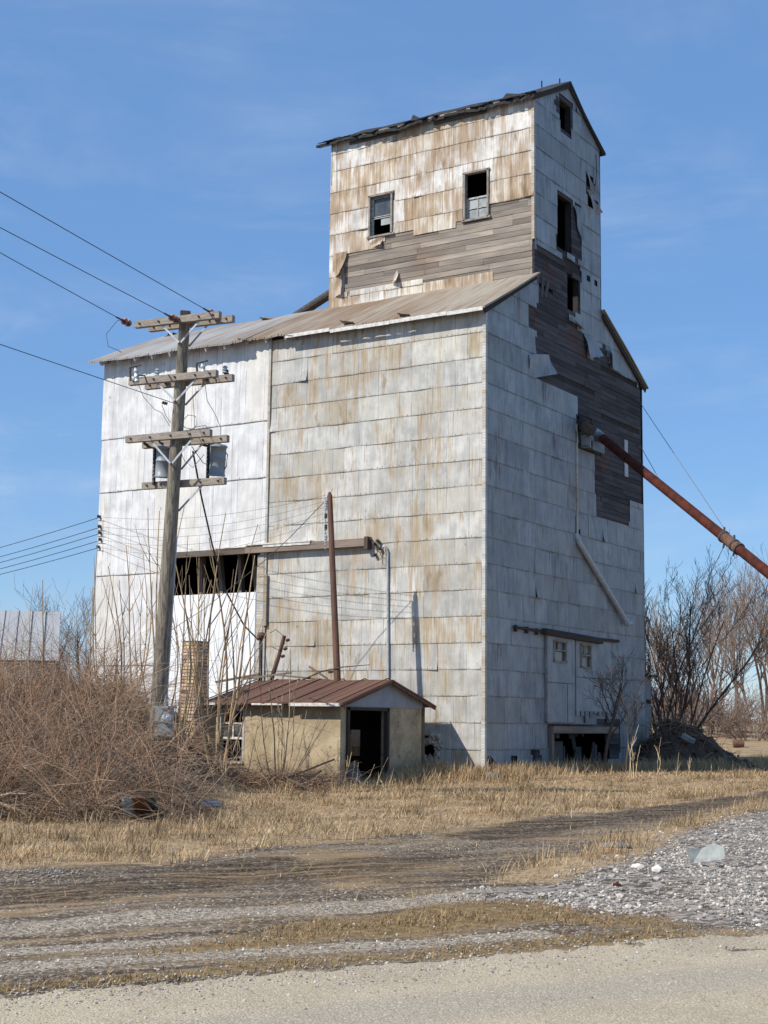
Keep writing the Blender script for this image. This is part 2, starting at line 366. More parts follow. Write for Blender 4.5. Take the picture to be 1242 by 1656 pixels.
def tag(o, label=None, cat=None, group=None, kind=None):
    if label: o['label'] = label
    if cat: o['category'] = cat
    if group: o['group'] = group
    if kind: o['kind'] = kind
    return o
def T_front(y0): return lambda a, z, o: np.stack([a, y0-o+0*a, z], -1)          # faces -y
def T_side(x0): return lambda a, z, o: np.stack([x0+o+0*a, a, z], -1)           # faces +x
def T_cam(P0, ax):                                                               # vertical plane through P0 along ax
    n = np.array([ax[1], -ax[0], 0])
    return lambda a, z, o: np.stack([P0[0]+ax[0]*a+n[0]*o, P0[1]+ax[1]*a+n[1]*o, z+0*a], -1)
def inside(poly, x, y):
    poly = np.asarray(poly); r = np.zeros(np.shape(x), bool); n = len(poly)
    for i in range(n):
        x1, y1 = poly[i]; x2, y2 = poly[(i+1) % n]
        if y1 == y2: continue
        c = ((y1 > y) != (y2 > y)) & (x < (x2-x1)*(y-y1)/(y2-y1)+x1); r ^= c
    return r

def cladding(name, T, a0, a1, seams, wid, mat, parent, miss=(), top=None, tone=(.85, 1.1), rust=(0., .6), off=.035, curl=.12, cell=.15, seed=1, lapo=.008):
    R = np.random.default_rng(seed); mb = MB()
    for k in range(len(seams)-1):
        zb, zt = seams[k], seams[k+1]+.03
        x = a0-wid*R.choice([0, .25, .5, .75])
        while x < a1:
            w = wid*R.choice([.5, 1, 1, 1]); xs, xe = max(x, a0), min(x+w, a1); x0 = x; x += w
            if xe-xs < .04: continue
            nx = max(2, int(round((xe-xs)/cell))); nz = max(2, int(round((zt-zb)/.15)))
            A, Z = np.meshgrid(np.linspace(xs, xe+.012, nx+1), np.linspace(zb, zt, nz+1))
            sag = R.normal(0, .004); Z = Z+sag*(A-xs)
            v = (Z-zb)/(zt-zb)
            o = off+lapo*(1-v)+.004*np.sin(A*4.1+R.uniform(0, 6))*np.sin(Z*3+R.uniform(0, 6))
            o = o+.006*np.sin(A*7+R.uniform(0, 6))*(1-v)**3*R.random(); Z = Z+.004*np.sin(A*5.3+R.uniform(0, 6))*(1-v)**2
            if R.random() < curl*.45:   # a lifted corner
                cx = xs if R.random() < .5 else xe
                o = o+R.uniform(.025, .06)*np.exp(-((A-cx)/.22)**2)*np.clip(1-v*1.7, 0, 1)**2
            o = o+.002*R.random()
            if top is not None: Z = np.minimum(Z, top(A)-.015)
            i = (np.arange(nz)[:, None]*(nx+1)+np.arange(nx)[None]).ravel()
            Q = np.stack([i, i+1, i+nx+2, i+nx+1], 1)
            ac = A.ravel()[Q].mean(1); zc = Z.ravel()[Q].mean(1)
            keep = (Z.ravel()[Q].max(1)-Z.ravel()[Q].min(1)) > .01
            for p in miss: keep &= ~inside(p, ac, zc)
            Q = Q[keep]
            if not len(Q): continue
            tn = R.uniform(*tone); ru = R.uniform(*rust)**1.2
            lap = np.stack([A.ravel()-x0, Z.ravel()-zb], 1)
            mb.add(T(A.ravel(), Z.ravel(), o.ravel()), Q, (tn, ru, R.random()), np.stack([A.ravel(), Z.ravel()], 1), lap)
    return mb.build(name, mat, parent, smooth=False)

def boards(name, T, a0, a1, z0, z1, mat, parent, holes=(), top=None, bh=.145, tone=(.75, 1.15), seed=1, only=None, gone=.0, off=0.):
    R = np.random.default_rng(seed); mb = MB(); z = z0
    while z < z1:
        x = a0-R.uniform(0, 2)
        while x < a1:
            w = R.uniform(1.4, 3.8); xs, xe = max(x, a0), min(x+w-.006, a1); x += w
            if xe-xs < .05 or R.random() < gone: continue
            segs = [(xs, xe)]
            for (h0, h1, y0, y1) in holes:
                if z+bh*.5 > y0 and z+bh*.5 < y1:
                    n = []
                    for (p, q) in segs:
                        if q <= h0 or p >= h1: n.append((p, q)); continue
                        if p < h0: n.append((p, h0))
                        if q > h1: n.append((h1, q))
                    segs = n
            o = off+R.uniform(0, .008); tn = R.uniform(*tone); rd = R.random(); tilt = R.normal(0, .002)
            for (p, q) in segs:
                na = max(1, int((q-p)/.5)); aa = np.linspace(p, q, na+1)
                zl = z+tilt*(aa-p)+.004; zh = z+bh-.004+tilt*(aa-p)
                if top is not None:
                    tp = top(aa)-.02; zl = np.minimum(zl, tp); zh = np.minimum(zh, tp)
                    if (zh-zl).max() < .01: continue
                V = np.concatenate([T(aa, zl, o+.022+0*aa), T(aa, zh, o+.018+0*aa), T(aa, zl, o-.02+0*aa), T(aa, zh, o-.02+0*aa)])
                m = na+1; i = np.arange(na)
                Q = np.concatenate([np.stack([i, i+1, m+i+1, m+i], 1), np.stack([2*m+i, 2*m+i+1, i+1, i], 1), np.stack([m+i, m+i+1, 3*m+i+1, 3*m+i], 1)])
                Q = np.concatenate([Q, [[0, m, 3*m, 2*m]], [[na, 2*m+na, 3*m+na, m+na]]])
                uv = np.concatenate([np.stack([aa, zl], 1), np.stack([aa, zh], 1)]*2)
                mb.add(V, Q, (tn, 0, rd), uv)
        z += bh
    return mb.build(name, mat, parent)

def holed(mb, T, a0, a1, z0, z1, holes, depth, top=None, col=(1, 1, 1), fine=None):
    "a wall slab with rectangular openings: outer face, inner face and reveals"
    xs = sorted({a0, a1, *[h for q in holes for h in q[:2] if a0 < h < a1], *(fine or [])}); zs = sorted({z0, z1, *[h for q in holes for h in q[2:] if z0 < h < z1]})
    for i in range(len(xs)-1):
        for j in range(len(zs)-1):
            cx, cz = (xs[i]+xs[i+1])/2, (zs[j]+zs[j+1])/2
            if any(h[0] < cx < h[1] and h[2] < cz < h[3] for h in holes): continue
            a = np.array([xs[i], xs[i+1], xs[i+1], xs[i]]); z = np.array([zs[j], zs[j], zs[j+1], zs[j+1]], float)
            if top is not None: z = np.minimum(z, top(a))
            if z.max()-z.min() < 1e-4: continue
            uv = np.stack([a, z], 1)
            mb.add(T(a, z, 0*a), np.array([[0, 1, 2, 3]]), col, uv); mb.add(T(a, z, 0*a-depth), np.array([[3, 2, 1, 0]]), col, uv)
    for (h0, h1, y0, y1) in holes:
        c = [(h0, y0), (h1, y0), (h1, y1), (h0, y1)]
        for k in range(4):
            (p, q), (r, t) = c[k], c[(k+1) % 4]
            a = np.array([p, r, r, p], float); z = np.array([q, t, t, q], float); o = np.array([0, 0, -depth, -depth])
            mb.add(T(a, z, o), np.array([[3, 2, 1, 0]]), col, np.stack([a+o, z], 1))
PX = lambda plane, pts: [tuple(plane(u, v)) for u, v in pts]
def polyF(pts, y): return [(F(u, v, y)[0], F(u, v, y)[2]) for u, v in pts]
def polyG(pts, x=0.): return [(Gp(u, v, x)[1], Gp(u, v, x)[2]) for u, v in pts]
def rectF(u0, v0, u1, v1, y=0.):
    a, b = F(u0, v0, y), F(u1, v1, y); return (a[0], b[0], b[2], a[2])
def rectG(u0, v0, u1, v1, x=0.):
    a, b = Gp(u0, v0, x), Gp(u1, v1, x); return (a[1], b[1], b[2], a[2])
# ================================================================== GRAIN ELEVATOR
EL = thing('grain_elevator', 'tall abandoned grain elevator clad in rusting galvanised sheets with a square tower on its roof', 'grain elevator', (0, 0, .35))
YT, YB, LT, LM, WM = 2.57, 6.6, 6.22, 12.0, 9.4
def skirt(y): return np.where(np.asarray(y) < 4.6, 11.28+.565*np.asarray(y), 12.73-.545*(np.asarray(y)-YB))
def tower_top(y): return 17.45+.53*(2.03-np.abs(np.asarray(y)-4.6))
tf, tg, tt = T_front(0.), T_side(0.), T_front(YT)
open_f = rectF(277, 893, 418, 963); open_f = (open_f[0], open_f[1], 4.72, 5.72)
hole_f = rectF(684, 1204, 701, 1224)
# --- dark inner walls
mb = MB()
holed(mb, tf, -LM, 0, -.6, 11.3, [open_f, hole_f], .16)
O1, O2, O3 = rectG(903.5, 160, 922, 218), rectG(899, 310, 923, 412), rectG(916, 440, 935.5, 510)
dock = rectG(888, 1184, 985, 1238); aug = rectG(932, 672, 956, 702)
tri = rectG(947, 280, 958, 306); tri2 = rectG(950, 312, 964, 342); small = rectG(896.5, 481, 910, 486)
slot = rectG(868, 456, 893, 474)
holed(mb, tg, 0, YT, -.6, 13, [small] if small[1] < YT else [], .16, top=skirt)
holed(mb, tg, YT, YB, -.6, 19, [O1, O2, O3, dock, aug, tri, tri2, small, slot], .16, top=tower_top, fine=[4.6])
holed(mb, tg, YB, WM, -.6, 13, [dock], .16, top=skirt)
holed(mb, T_front(WM), -LM, 0, -.6, 11.25, [], .15); holed(mb, T_side(-LM+.16), 0, YT, -.6, 13, [], .16, top=skirt)
holed(mb, T_side(-LM+.16), YT, YB, -.6, 12.8, [], .16); holed(mb, T_side(-LM+.16), YB, WM, -.6, 13, [], .16, top=skirt)
W1, W2 = rectF(600, 320, 635, 378, YT), rectF(753, 284, 791, 352, YT)
W1 = (W1[0], W1[1], 14.50, 15.66); W2 = (W2[0], W2[1], 14.45, 15.74)
holed(mb, tt, -LT, 0, 12.5, 17.5, [W1, W2], .14)
holed(mb, T_front(YB), -LT, 0, 12.5, 17.5, [], .14); holed(mb, T_side(-LT+.14), YT, YB, 12.5, 19, [], .14, top=tower_top, fine=[4.6])
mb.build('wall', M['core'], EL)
# --- horizontal siding that shows where sheets are gone
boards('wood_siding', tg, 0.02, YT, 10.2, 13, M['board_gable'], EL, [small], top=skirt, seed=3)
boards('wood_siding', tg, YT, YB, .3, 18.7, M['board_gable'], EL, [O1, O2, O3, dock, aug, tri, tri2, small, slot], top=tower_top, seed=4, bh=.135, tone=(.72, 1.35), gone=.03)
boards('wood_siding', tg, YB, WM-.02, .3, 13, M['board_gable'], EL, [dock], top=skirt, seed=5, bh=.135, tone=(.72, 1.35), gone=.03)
boards('wood_siding', tt, -LT+.02, -.02, 12.6, 17.4, M['board_tower'], EL, [W1, W2], seed=6, bh=.15, tone=(.55, 1.25))
# --- sheet metal, front
seam = [10.634-.61*k for k in range(18)][::-1]
stone = polyF([(682, 1189), (713, 1193), (716, 1216), (712, 1240), (682, 1245)], 0)
OPW = [(-9.42, 4.7), (-6.45, 4.7), (-6.45, 5.74), (-9.42, 5.74)]; DRW = [(-9.42, 0), (-6.5, 0), (-6.5, 4.72), (-9.42, 4.72)]
cladding('metal_cladding', tf, -6.25, 0.02, seam+[11.19], 1.55, M['galv_front'], EL, [stone, OPW], rust=(0, .62), tone=(.86, 1.13), seed=11, curl=.1)
cladding('metal_cladding', tf, -12.02, -6.22, [.2, 2.9, 5.34, 7.64, 9.12, 11.33], .8, M['galv_left'], EL, [OPW, DRW], rust=(0, .3), tone=(.97, 1.05), off=.05, seed=12, curl=.05, lapo=.02)
# --- sheet metal, gable end
Wm = polyG([(862, 398), (893, 412), (925, 420), (940, 438), (938, 446), (936, 505), (918, 513), (938, 538), (944, 541), (948, 570), (946, 578), (956, 581), (968, 575),
            (966, 558), (977, 560), (987, 598), (1000, 605), (1034, 626), (1044, 815), (1016, 813), (1015.5, 850), (961, 836), (960, 740), (966, 733), (934, 731), (931, 704),
            (928, 678), (933, 671), (933, 642), (925, 640), (890, 625), (863, 613), (862, 573), (865, 536), (851.5, 530), (851.5, 494.5), (867, 496), (870, 475), (866, 451), (858, 444)])
tears = [Wm]+[polyG(q) for q in (
    [(787, 1219), (792, 1240), (799, 1254), (788, 1254)], [(824, 1222), (832, 1222), (838, 1235), (832, 1254), (826, 1246)], [(858, 1210), (868, 1210), (873, 1226), (862, 1232), (857, 1225)],
    [(884, 1170), (990, 1166), (1000, 1166), (1000, 1226), (960, 1240), (905, 1240), (884, 1224)], [(840, 1232), (847, 1230), (846, 1252), (840, 1252)],
    [(903, 150), (923, 164), (923, 226), (903, 213)], [(898, 303), (919, 316), (925, 330), (938, 336), (938, 421), (930, 424), (925, 416), (898, 406)],
    [(944, 276), (961, 296), (958, 312), (947, 305)], [(946, 307), (967, 334), (964, 347), (949, 337)], [(929, 836), (934, 836), (935, 866), (929, 866)],
    [(893, 160), (903, 155), (903, 190), (896, 180)], [(876, 1014), (970, 1028), (970, 1034), (876, 1021)], [(946, 447), (951, 449), (951, 454), (947, 452)], [(958, 452), (963, 454), (964, 460), (960, 459)])]
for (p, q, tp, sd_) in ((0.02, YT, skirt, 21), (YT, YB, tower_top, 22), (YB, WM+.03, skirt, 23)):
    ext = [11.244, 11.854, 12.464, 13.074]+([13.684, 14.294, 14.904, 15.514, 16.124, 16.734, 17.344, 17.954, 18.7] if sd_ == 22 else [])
    cladding('metal_cladding', tg, p, q, seam+ext, 1.25, M['galv_shaded'], EL, tears, top=tp, rust=(0, .45), tone=(.85, 1.12), seed=sd_, curl=.16, cell=.1)
# --- sheet metal, tower front
Wt = polyF([(563, 411), (599, 401), (620, 399), (622, 385), (633, 382), (635, 376), (667, 373), (669, 386), (737, 373), (739, 357), (752, 353), (795, 346), (793, 330), (870, 317), (871, 446),
            (798, 456), (797, 439), (680, 456), (616, 467), (612, 468), (597, 468), (560, 477), (557, 478), (561, 416)], YT)
def grow(r, e=.03): return [(r[0]-e, r[2]-e), (r[1]+e, r[2]-e), (r[1]+e, r[3]+e), (r[0]-e, r[3]+e)]
cladding('metal_cladding', tt, -LT-.02, .02, [12.34, 12.95, 13.56, 14.17, 14.78, 15.39, 16.0, 16.61, 17.1, 17.41], 1.2, M['galv_tower'], EL, [Wt, grow(W1), grow(W2)],
         rust=(.1, .8), tone=(.82, 1.15), seed=31, curl=.2, cell=.1)
mb = MB()   # plain sheets on the sides turned away
for T, a0, a1, z0, z1, tp in ((T_front(WM), -LM, 0, 0, 11.2, None),):
    a = np.array([a0, a1, a1, a0]); z = np.array([z0, z0, z1, z1], float); mb.add(T(a, z, 0*a-.18), np.array([[3, 2, 1, 0]]), (1, .2, .3), np.stack([a, z], 1))
for x, y0, y1, tp in ((-LM-.03, 0, YT, skirt), (-LM-.03, YT, YB, lambda y: 12.8+0*y), (-LM-.03, YB, WM, skirt), (-LT-.03, YT, 4.6, tower_top), (-LT-.03, 4.6, YB, tower_top)):
    a = np.array([y0, y1, y1, y0]); z0 = 0 if x < -10 else 12.5; z = np.array([z0, z0, 19, 19.]); z = np.minimum(z, tp(a))
    mb.add(T_side(x)(a, z, 0*a), np.array([[3, 2, 1, 0]]), (1, .2, .5), np.stack([a, z], 1))
mb.build('metal_cladding', M['galv_front'], EL)
# corner trims
mb = MB()
mb.box((.02, -.02, 5.8), (.09, .09, 10.9), col=(1.05, .1, .2)); mb.box((-6.24, -.07, 5.6), (.07, .03, 11.2), col=(.9, .3, .4)); mb.box((.015, YT-.015, 15.6), (.08, .08, 3.9), col=(1, .8, .3))
mb.box((.04, 4.98, 7.75), (.05, .08, 2.7), col=(.95, .6, .3)); mb.box((.045, 4.97, 9.05), (.05, .06, .5), col=(.9, .2, .3))
mb.build_each('corner_trim', M['galv_front'], EL)
# loose sheets bent off the gable and tower
mb = MB()
def flap(plane, quad, offs, n=6, col=(1, .1, .5)):
    P = np.array([plane(u, v) for u, v in quad])      # tl tr br bl
    nrm = np.array([1., 0, 0]) if plane is Gp else np.array([0, -1., 0])
    s_, t_ = np.meshgrid(np.linspace(0, 1, n+1), np.linspace(0, 1, n+1))
    w = np.stack([(1-s_)*(1-t_), s_*(1-t_), s_*t_, (1-s_)*t_], -1); V = w@P
    o = w@np.array(offs)+.03*np.sin(t_*5+s_*3); V = V+o[..., None]*nrm
    i = (np.arange(n)[:, None]*(n+1)+np.arange(n)[None]).ravel()
    V = V.reshape(-1, 3); mb.add(V, np.stack([i+n+1, i+n+2, i+1, i], 1), col, np.stack([V[:, 0]+V[:, 1], V[:, 2]], 1))
flap(Gp, [(852, 573), (884, 574), (891, 606), (853, 613)], [.05, .07, .15, .05])
flap(Gp, [(941, 541), (962, 548), (968, 577), (946, 580)], [.05, .05, .12, .2])
flap(Gp, [(977, 560), (992, 574), (1001, 604), (986, 598)], [.16, .05, .05, .14])
flap(Gp, [(944, 276), (947, 278), (958, 312), (956, 316)], [.05, .1, .12, .05])
flap(Gp, [(946, 307), (949, 310), (966, 345), (962, 349)], [.05, .1, .14, .05])
flap(Gp, [(925, 332), (937, 339), (938, 400), (931, 372)], [.05, .08, .14, .1], col=(.8, .2, .4))
flap(Gp, [(915, 512), (938, 528), (938, 537), (921, 520)], [.06, .06, .14, .2])
flap(Gp, [(789, 1221), (801, 1221), (806, 1252), (800, 1253)], [.05, .05, .12, .22])
mb.build_each('loose_sheet', M['galv_shaded'], EL)
mb = MB()
flap(lambda u, v: F(u, v, YT), [(541, 412), (564, 408), (557, 447), (540, 452)], [.05, .08, .25, .05], col=(1, .8, .3))
flap(lambda u, v: F(u, v, YT), [(540, 452), (557, 447), (556, 478), (540, 482)], [.05, .16, .12, .05], col=(.95, .9, .6))
flap(lambda u, v: F(u, v, YT), [(600, 389), (621, 384), (620, 397), (600, 402)], [.05, .06, .12, .05], col=(1.1, .5, .7))
flap(lambda u, v: F(u, v, YT), [(643, 440), (646, 439), (648, 456), (636, 460)], [.04, .08, .2, .12], col=(1, .3, .7))
mb.build_each('loose_sheet', M['galv_tower'], EL)
# --- roofs
def slope(mb, x0, x1, pts, nx, uvoff=0, wav=.02, edge=0, th=.05, mi=None, seed=0):
    "pts: (y, z-left, z-right) profile from the eave upward"
    R = np.random.default_rng(seed); xs = np.linspace(x0, x1, nx+1); m = len(pts); V = np.zeros((m, nx+1, 3)); t = (xs-x0)/(x1-x0)
    L = 0; U = np.zeros((m, nx+1, 2))
    jag = R.uniform(-1, 1, nx+1)*edge
    for j, (y, zl, zr) in enumerate(pts):
        if j: L += math.hypot(y-pts[j-1][0], zl-pts[j-1][1])
        V[j, :, 0] = xs; V[j, :, 1] = y+(jag if j == 0 else 0); V[j, :, 2] = zl+(zr-zl)*t+wav*np.sin(xs*1.9+j)*.5+wav*np.sin(xs*5.3+2*j)*.3
        U[j, :, 0] = xs+uvoff; U[j, :, 1] = L
    i = (np.arange(m-1)[:, None]*(nx+1)+np.arange(nx)[None]).ravel(); Q = np.stack([i, i+1, i+nx+2, i+nx+1], 1)
    fl = pts[-1][0] < pts[0][0]
    if fl: Q = Q[:, ::-1]
    V = V.reshape(-1, 3); U = U.reshape(-1, 2); lo = V-np.array([0, 0, th]); N = len(V)
    mb.add(np.concatenate([V, lo]), np.concatenate([Q, Q[:, ::-1]+N]), (1, 1, 1), np.concatenate([U, U]))
    e = np.arange(nx); E = np.stack([e, e+N, e+N+1, e+1], 1)
    E = E if not fl else E[:, ::-1]; k = (m-1)*(nx+1)
    S1 = np.array([[j*(nx+1), (j+1)*(nx+1), (j+1)*(nx+1)+N, j*(nx+1)+N] for j in range(m-1)]); S2 = S1+nx
    s0 = mb.n-2*N
    for q in (E, E[:, ::-1]+k, S1, S2[:, ::-1]):
        mb.f.append(q+s0); mb.c.append(np.ones((len(q), 3))*.7); mb.fm.append(np.zeros(len(q), int))
    return mb
prof = [(-.30, 11.36, 11.17), (.9, 11.96, 11.81), (2.62, 12.74, 12.78)]; prof_l = [(-.44, 11.30, 11.15), (.9, 11.96, 11.83), (2.62, 12.74, 12.78)]
mb = MB(); slope(mb, -6.9, .17, [(a, b+(c-b)*.44, c) for a, b, c in prof], 60, edge=.035, seed=1)
slope(mb, -12.2, -LT-.02, [(2.6, 12.72, 12.76), (4.6, 12.9, 12.95), (6.62, 12.74, 12.76)], 12, wav=.01)
slope(mb, -12.25, .17, [(9.68, 11.05, 11.2), (8.2, 11.9, 11.98), (6.58, 12.74, 12.78)], 30, edge=.04, seed=2)
roof = mb.build('roof', M['roof'], EL)
mb = MB(); slope(mb, -12.27, -6.88, [(a, b, b+(c-b)*.44) for a, b, c in prof_l], 50, edge=.03, seed=3)
roof_l = mb.build('roof', M['roof_left'], EL)
mb = MB()   # curled scraps on the roof edge
for (u, v, w, hgt, yy) in ((434, 517, .5, .14, 2.5), (563, 522, .4, .05, -.2), (655, 510, .35, .05, -.22), (470, 545, .3, .05, -.22), (395, 551, .3, .05, -.22)):
    p = F(u, v, yy); R_ = np.array(Matrix.Rotation(.25, 3, 'Y')@Matrix.Rotation(-.2, 3, 'X')); mb.box(p, (w, .25, .02), R_, (.8, .8, .8))
mb.build_each('loose_sheet', M['roof'], EL)
for k in range(20):
    x = -11.85+k*.62
    if x > -.2: break
    b = MB(); z = 11.37-.18*(x+12.2)/12.3-.075
    yo = -.40 if x < -6.9 else -.26
    b.bar((x, yo, z-.02-(.06 if x < -6.9 else 0)), (x, .12, z+.17), .05, .13, (.9, 0, random.random()), up=(0, 0, 1)); b.build('rafter_tail', M['sash_grey'] if x < -5.6 else M['beam'], roof_l if x < -6.9 else roof)
mb = MB(); R = np.random.default_rng(5); x = -5.6
while x < .1:
    w = R.uniform(.5, 1.6); z = 11.37-.18*(x+12.2)/12.3
    mb.box((min(x+w/2, .12-w/2+w/2), -.322, z-.095+R.uniform(-.02, .01)), (min(w, .14-x)-.01, .02, .09), col=(R.uniform(.7, 1.1),)*3); x += w
mb.build_each('fascia', M['white_paint'], roof)
mb = MB(); ls = [(-.24, 11.19), (2.55, 12.75)]
mb.bar((.10, -.2, 11.10), (.10, 2.5, 12.63), .03, .14, (.8, 0, .3)); mb.bar((.10, 6.65, 12.62), (.10, 9.6, 11.1), .03, .14, (.8, 0, .6))
mb.build_each('verge_board', M['beam_dark'], roof)
# tower roof
mb = MB(); tp = lambda e: [(YT-.22, 17.40, 17.40), (3.4, 17.95, 17.93), (4.6, 18.62, 18.62)]
slope(mb, -6.62, .13, tp(0), 70, edge=.06, wav=.05, th=.07, seed=8)
slope(mb, -6.62, .13, [(YB+.26, 17.36, 17.36), (5.6, 17.95, 17.95), (4.58, 18.62, 18.62)], 40, edge=.05, wav=.03, th=.07, seed=9)
tr_ = mb.build('roof', M['shingle'], EL)
mb = MB(); R = np.random.default_rng(12)
for k in range(70):   # ragged shingles along the edge
    x = R.uniform(-6.6, .1); y = YT-.2+abs(R.normal(0, .3)); z = 17.42+.535*(y-YT+.22)
    mb.box((x, y, z+.03), (R.uniform(.12, .3), .22, .012), np.array(Matrix.Rotation(.49+R.normal(0, .16), 3, 'X')@Matrix.Rotation(R.normal(0, .12), 3, 'Z')))
for (u, v, w, hgt) in ((672, 192, .16, .16), (829, 154, .3, .12)):
    p = F(u, v, YT-.12); mb.add([p+(-w, 0, -.02), p+(w*.8, 0, -.02), p+(w*.6, .1, .03), p+(-w*.7, .05, hgt)], np.array([[0, 1, 2, 3], [3, 2, 1, 0]]))
for (u, v0, v1) in ((876, 141, 131), (905, 134, 127)):
    p, q = F(u, v0, 3.6), F(u, v1, 3.6); mb.tube([p, q], .02, 5)
mb.build('shingle', M['shingle'], tr_)
mb = MB()
mb.bar((.09, YT-.15, 17.36), (.09, 4.6, 18.5), .03, .12, (1, 0, .2)); mb.bar((.09, 4.6, 18.5), (.09, YB+.2, 17.34), .03, .12, (1, 0, .7))
for x0, x1 in ((-5.6, -4.0), (-2.9, -1.3)): mb.box(((x0+x1)/2, YT-.08, 17.32), (x1-x0, .03, .09), col=(1.5, 0, .4))
mb.build_each('verge_board', M['beam_dark'], tr_)
# --- tower windows
def window(rect, y, parent, broken):
    x0, x1, z0, z1 = rect; b = MB(); t = .05; yy = y-.02
    for (cx, cz, sx, sz) in (((x0+x1)/2, z1, x1-x0+2*t, t), ((x0+x1)/2, z0, x1-x0+2*t+.05, t), (x0, (z0+z1)/2, t, z1-z0), (x1, (z0+z1)/2, t, z1-z0)):
        b.box((cx, yy, cz), (sx, .14, sz), col=(.9, 0, .3))
    w = b.build('window', M['sash'], parent); zm = z0+(z1-z0)*.49
    b = MB(); ys = y+.05
    def sash(za, zb, mun):
        for cz in (za+.02, zb-.02): b.box(((x0+x1)/2, ys, cz), (x1-x0-.05, .04, .045))
        for cx in (x0+.05, x1-.05): b.box((cx, ys, (za+zb)/2), (.045, .04, zb-za-.09))
        if mun: b.box(((x0+x1)/2, ys, (za+zb)/2), (.02, .03, zb-za-.09)); b.box(((x0+x1)/2, ys-.004, (za+zb)/2), (x1-x0-.14, .022, .02))
    sash(z0+.03, zm, broken)
    if not broken: sash(zm-.02, z1-.03, False)
    b.build('sash', M['sash_grey'], w)
    b = MB(); q = np.array([[0, 1, 2, 3]])
    def pane(xa, xb, za, zb): b.box(((xa+xb)/2, ys+.01, (za+zb)/2), (xb-xa, .006, zb-za))
    if broken:
        pane(x0+.07, (x0+x1)/2-.012, z0+.08, (z0+zm)/2-.012); pane((x0+x1)/2+.012, x1-.07, z0+.08, (z0+zm)/2-.012); pane((x0+x1)/2+.012, x1-.07, (z0+zm)/2+.012, zm-.05)
        pane(x0+.07, (x0+x1)/2-.012, (z0+zm)/2+.03, zm-.05)
        b.build('pane', M['glass_pale'], w)
    else:
        pane(x0+.07, x1-.07, zm+.04, z1-.08); b.build('pane', M['glass'], w)
        b = MB(); pane(x0+.3, x1-.07, zm-.24, zm-.05); b.build('pane', M['glass_pale'], w)
window(W1, YT, EL, False); window(W2, YT, EL, True)
# shutter seen edge-on on the far tower side, spout leaning on it
mb = MB(); mb.box((-6.33, 3.0, 15.15), (.06, .6, 1.35)); mb.box((-6.31, 3.0, 15.85), (.12, .7, .06)); mb.box((-6.31, 3.0, 15.1), (.12, .7, .05)); mb.build('shutter', M['sash'], EL)
mb = MB(); mb.tube([F(541, 471, 3.6), F(513, 489, 3.6), F(478, 512, 3.6)], .13, 12); mb.build('grain_spout', M['dark_steel'], EL)
# --- front opening: track beam, door, studs
mb = MB(); mb.box((-4.95, -.13, 5.79), (3.7, .16, .19), col=(1, 0, .4)); mb.box((-8.1, -.12, 5.77), (2.6, .14, .15), col=(.55, 0, .7)); mb.box((-3.12, -.13, 5.77), (.1, .2, .3), col=(.4, 0, .2))
tb = mb.build('track_beam', M['beam'], EL)
mb = MB(); mb.box((-5.75, -.135, 5.905), (2.0, .22, .035)); mb.box((-5.5, -.222, 5.86), (1.45, .012, .08)); mb.box((-7.3, -.12, 5.87), (1.0, .18, .03)); mb.build_each('flaking_cover', M['white_paint'], tb)
mb = MB(); mb.box((-7.95, -.07, 3.0), (2.95, .04, 3.42))
for k in range(5): mb.box((-9.13+.59*k, -.096-.004*(k % 2), 3.0), (.575, .012, 3.4))
for x in (-9.35, -6.52): mb.box((x, -.11, 3.0), (.05, .02, 3.42))
mb.build('sliding_door', M['door_white'], EL)
mb = MB()
for x in (-8.9, -8.25, -7.6, -7.1, -6.75): mb.box((x, .7, 5.2), (.1, .15, 1.9), np.array(Matrix.Rotation(random.uniform(-.15, .15), 3, 'Y')), (.9, 0, random.random()))
mb.box((-8, 3., 4.1), (3.6, 5.4, .06)); mb.build_each('stud', M['beam'], EL)
mb = MB(); mb.box((-6.37, -.07, 3.6), (.2, .06, 4.1), col=(1, .25, .3)); mb.box((-6.2, -.1, 4.5), (.1, .05, 1.3), col=(.6, .9, .3)); mb.build('door_jamb', M['galv_front'], EL)
# conduit with its little weatherhead and insulators
mb = MB(); p = F(627, 892, -.08); q = F(628, 1120, -.08)
mb.tube([F(619, 884, -.1), F(623, 884, -.12), p+(0, 0, 0), p-(0, 0, .15), q], .028, 8); mb.build('conduit', M['steel'], EL)
mb = MB()
for (u, v) in ((601, 874), (607, 880), (613, 876), (616, 888), (608, 898)): mb.lathe(F(u, v, -.06), [(0, .02), (.03, .045), (.06, .03), (.09, .045), (.11, .02)], (0, -1, .2), 8)
mb.build_each('insulator', M['dark_steel'], EL)
mb = MB(); mb.tube([F(601, 874, -.15), F(608, 889, -.2), F(616, 894, -.18), F(620, 886, -.1)], .009, 4); mb.tube([F(613, 876, -.15), F(609, 900, -.2), F(616, 905, -.18), F(621, 890, -.1)], .009, 4); mb.build_each('lead_wire', M['wire'], EL)
for k, (u, v) in enumerate(((163, 836), (164, 852), (164.5, 862), (165, 873), (162, 885))):
    mb = MB(); mb.lathe(F(u, v, -.02), [(0, .02), (.04, .045), (.08, .025), (.11, .045), (.14, .015)], (0, -1, .1), 8); mb.build_each('insulator', M['dark_steel'], EL)
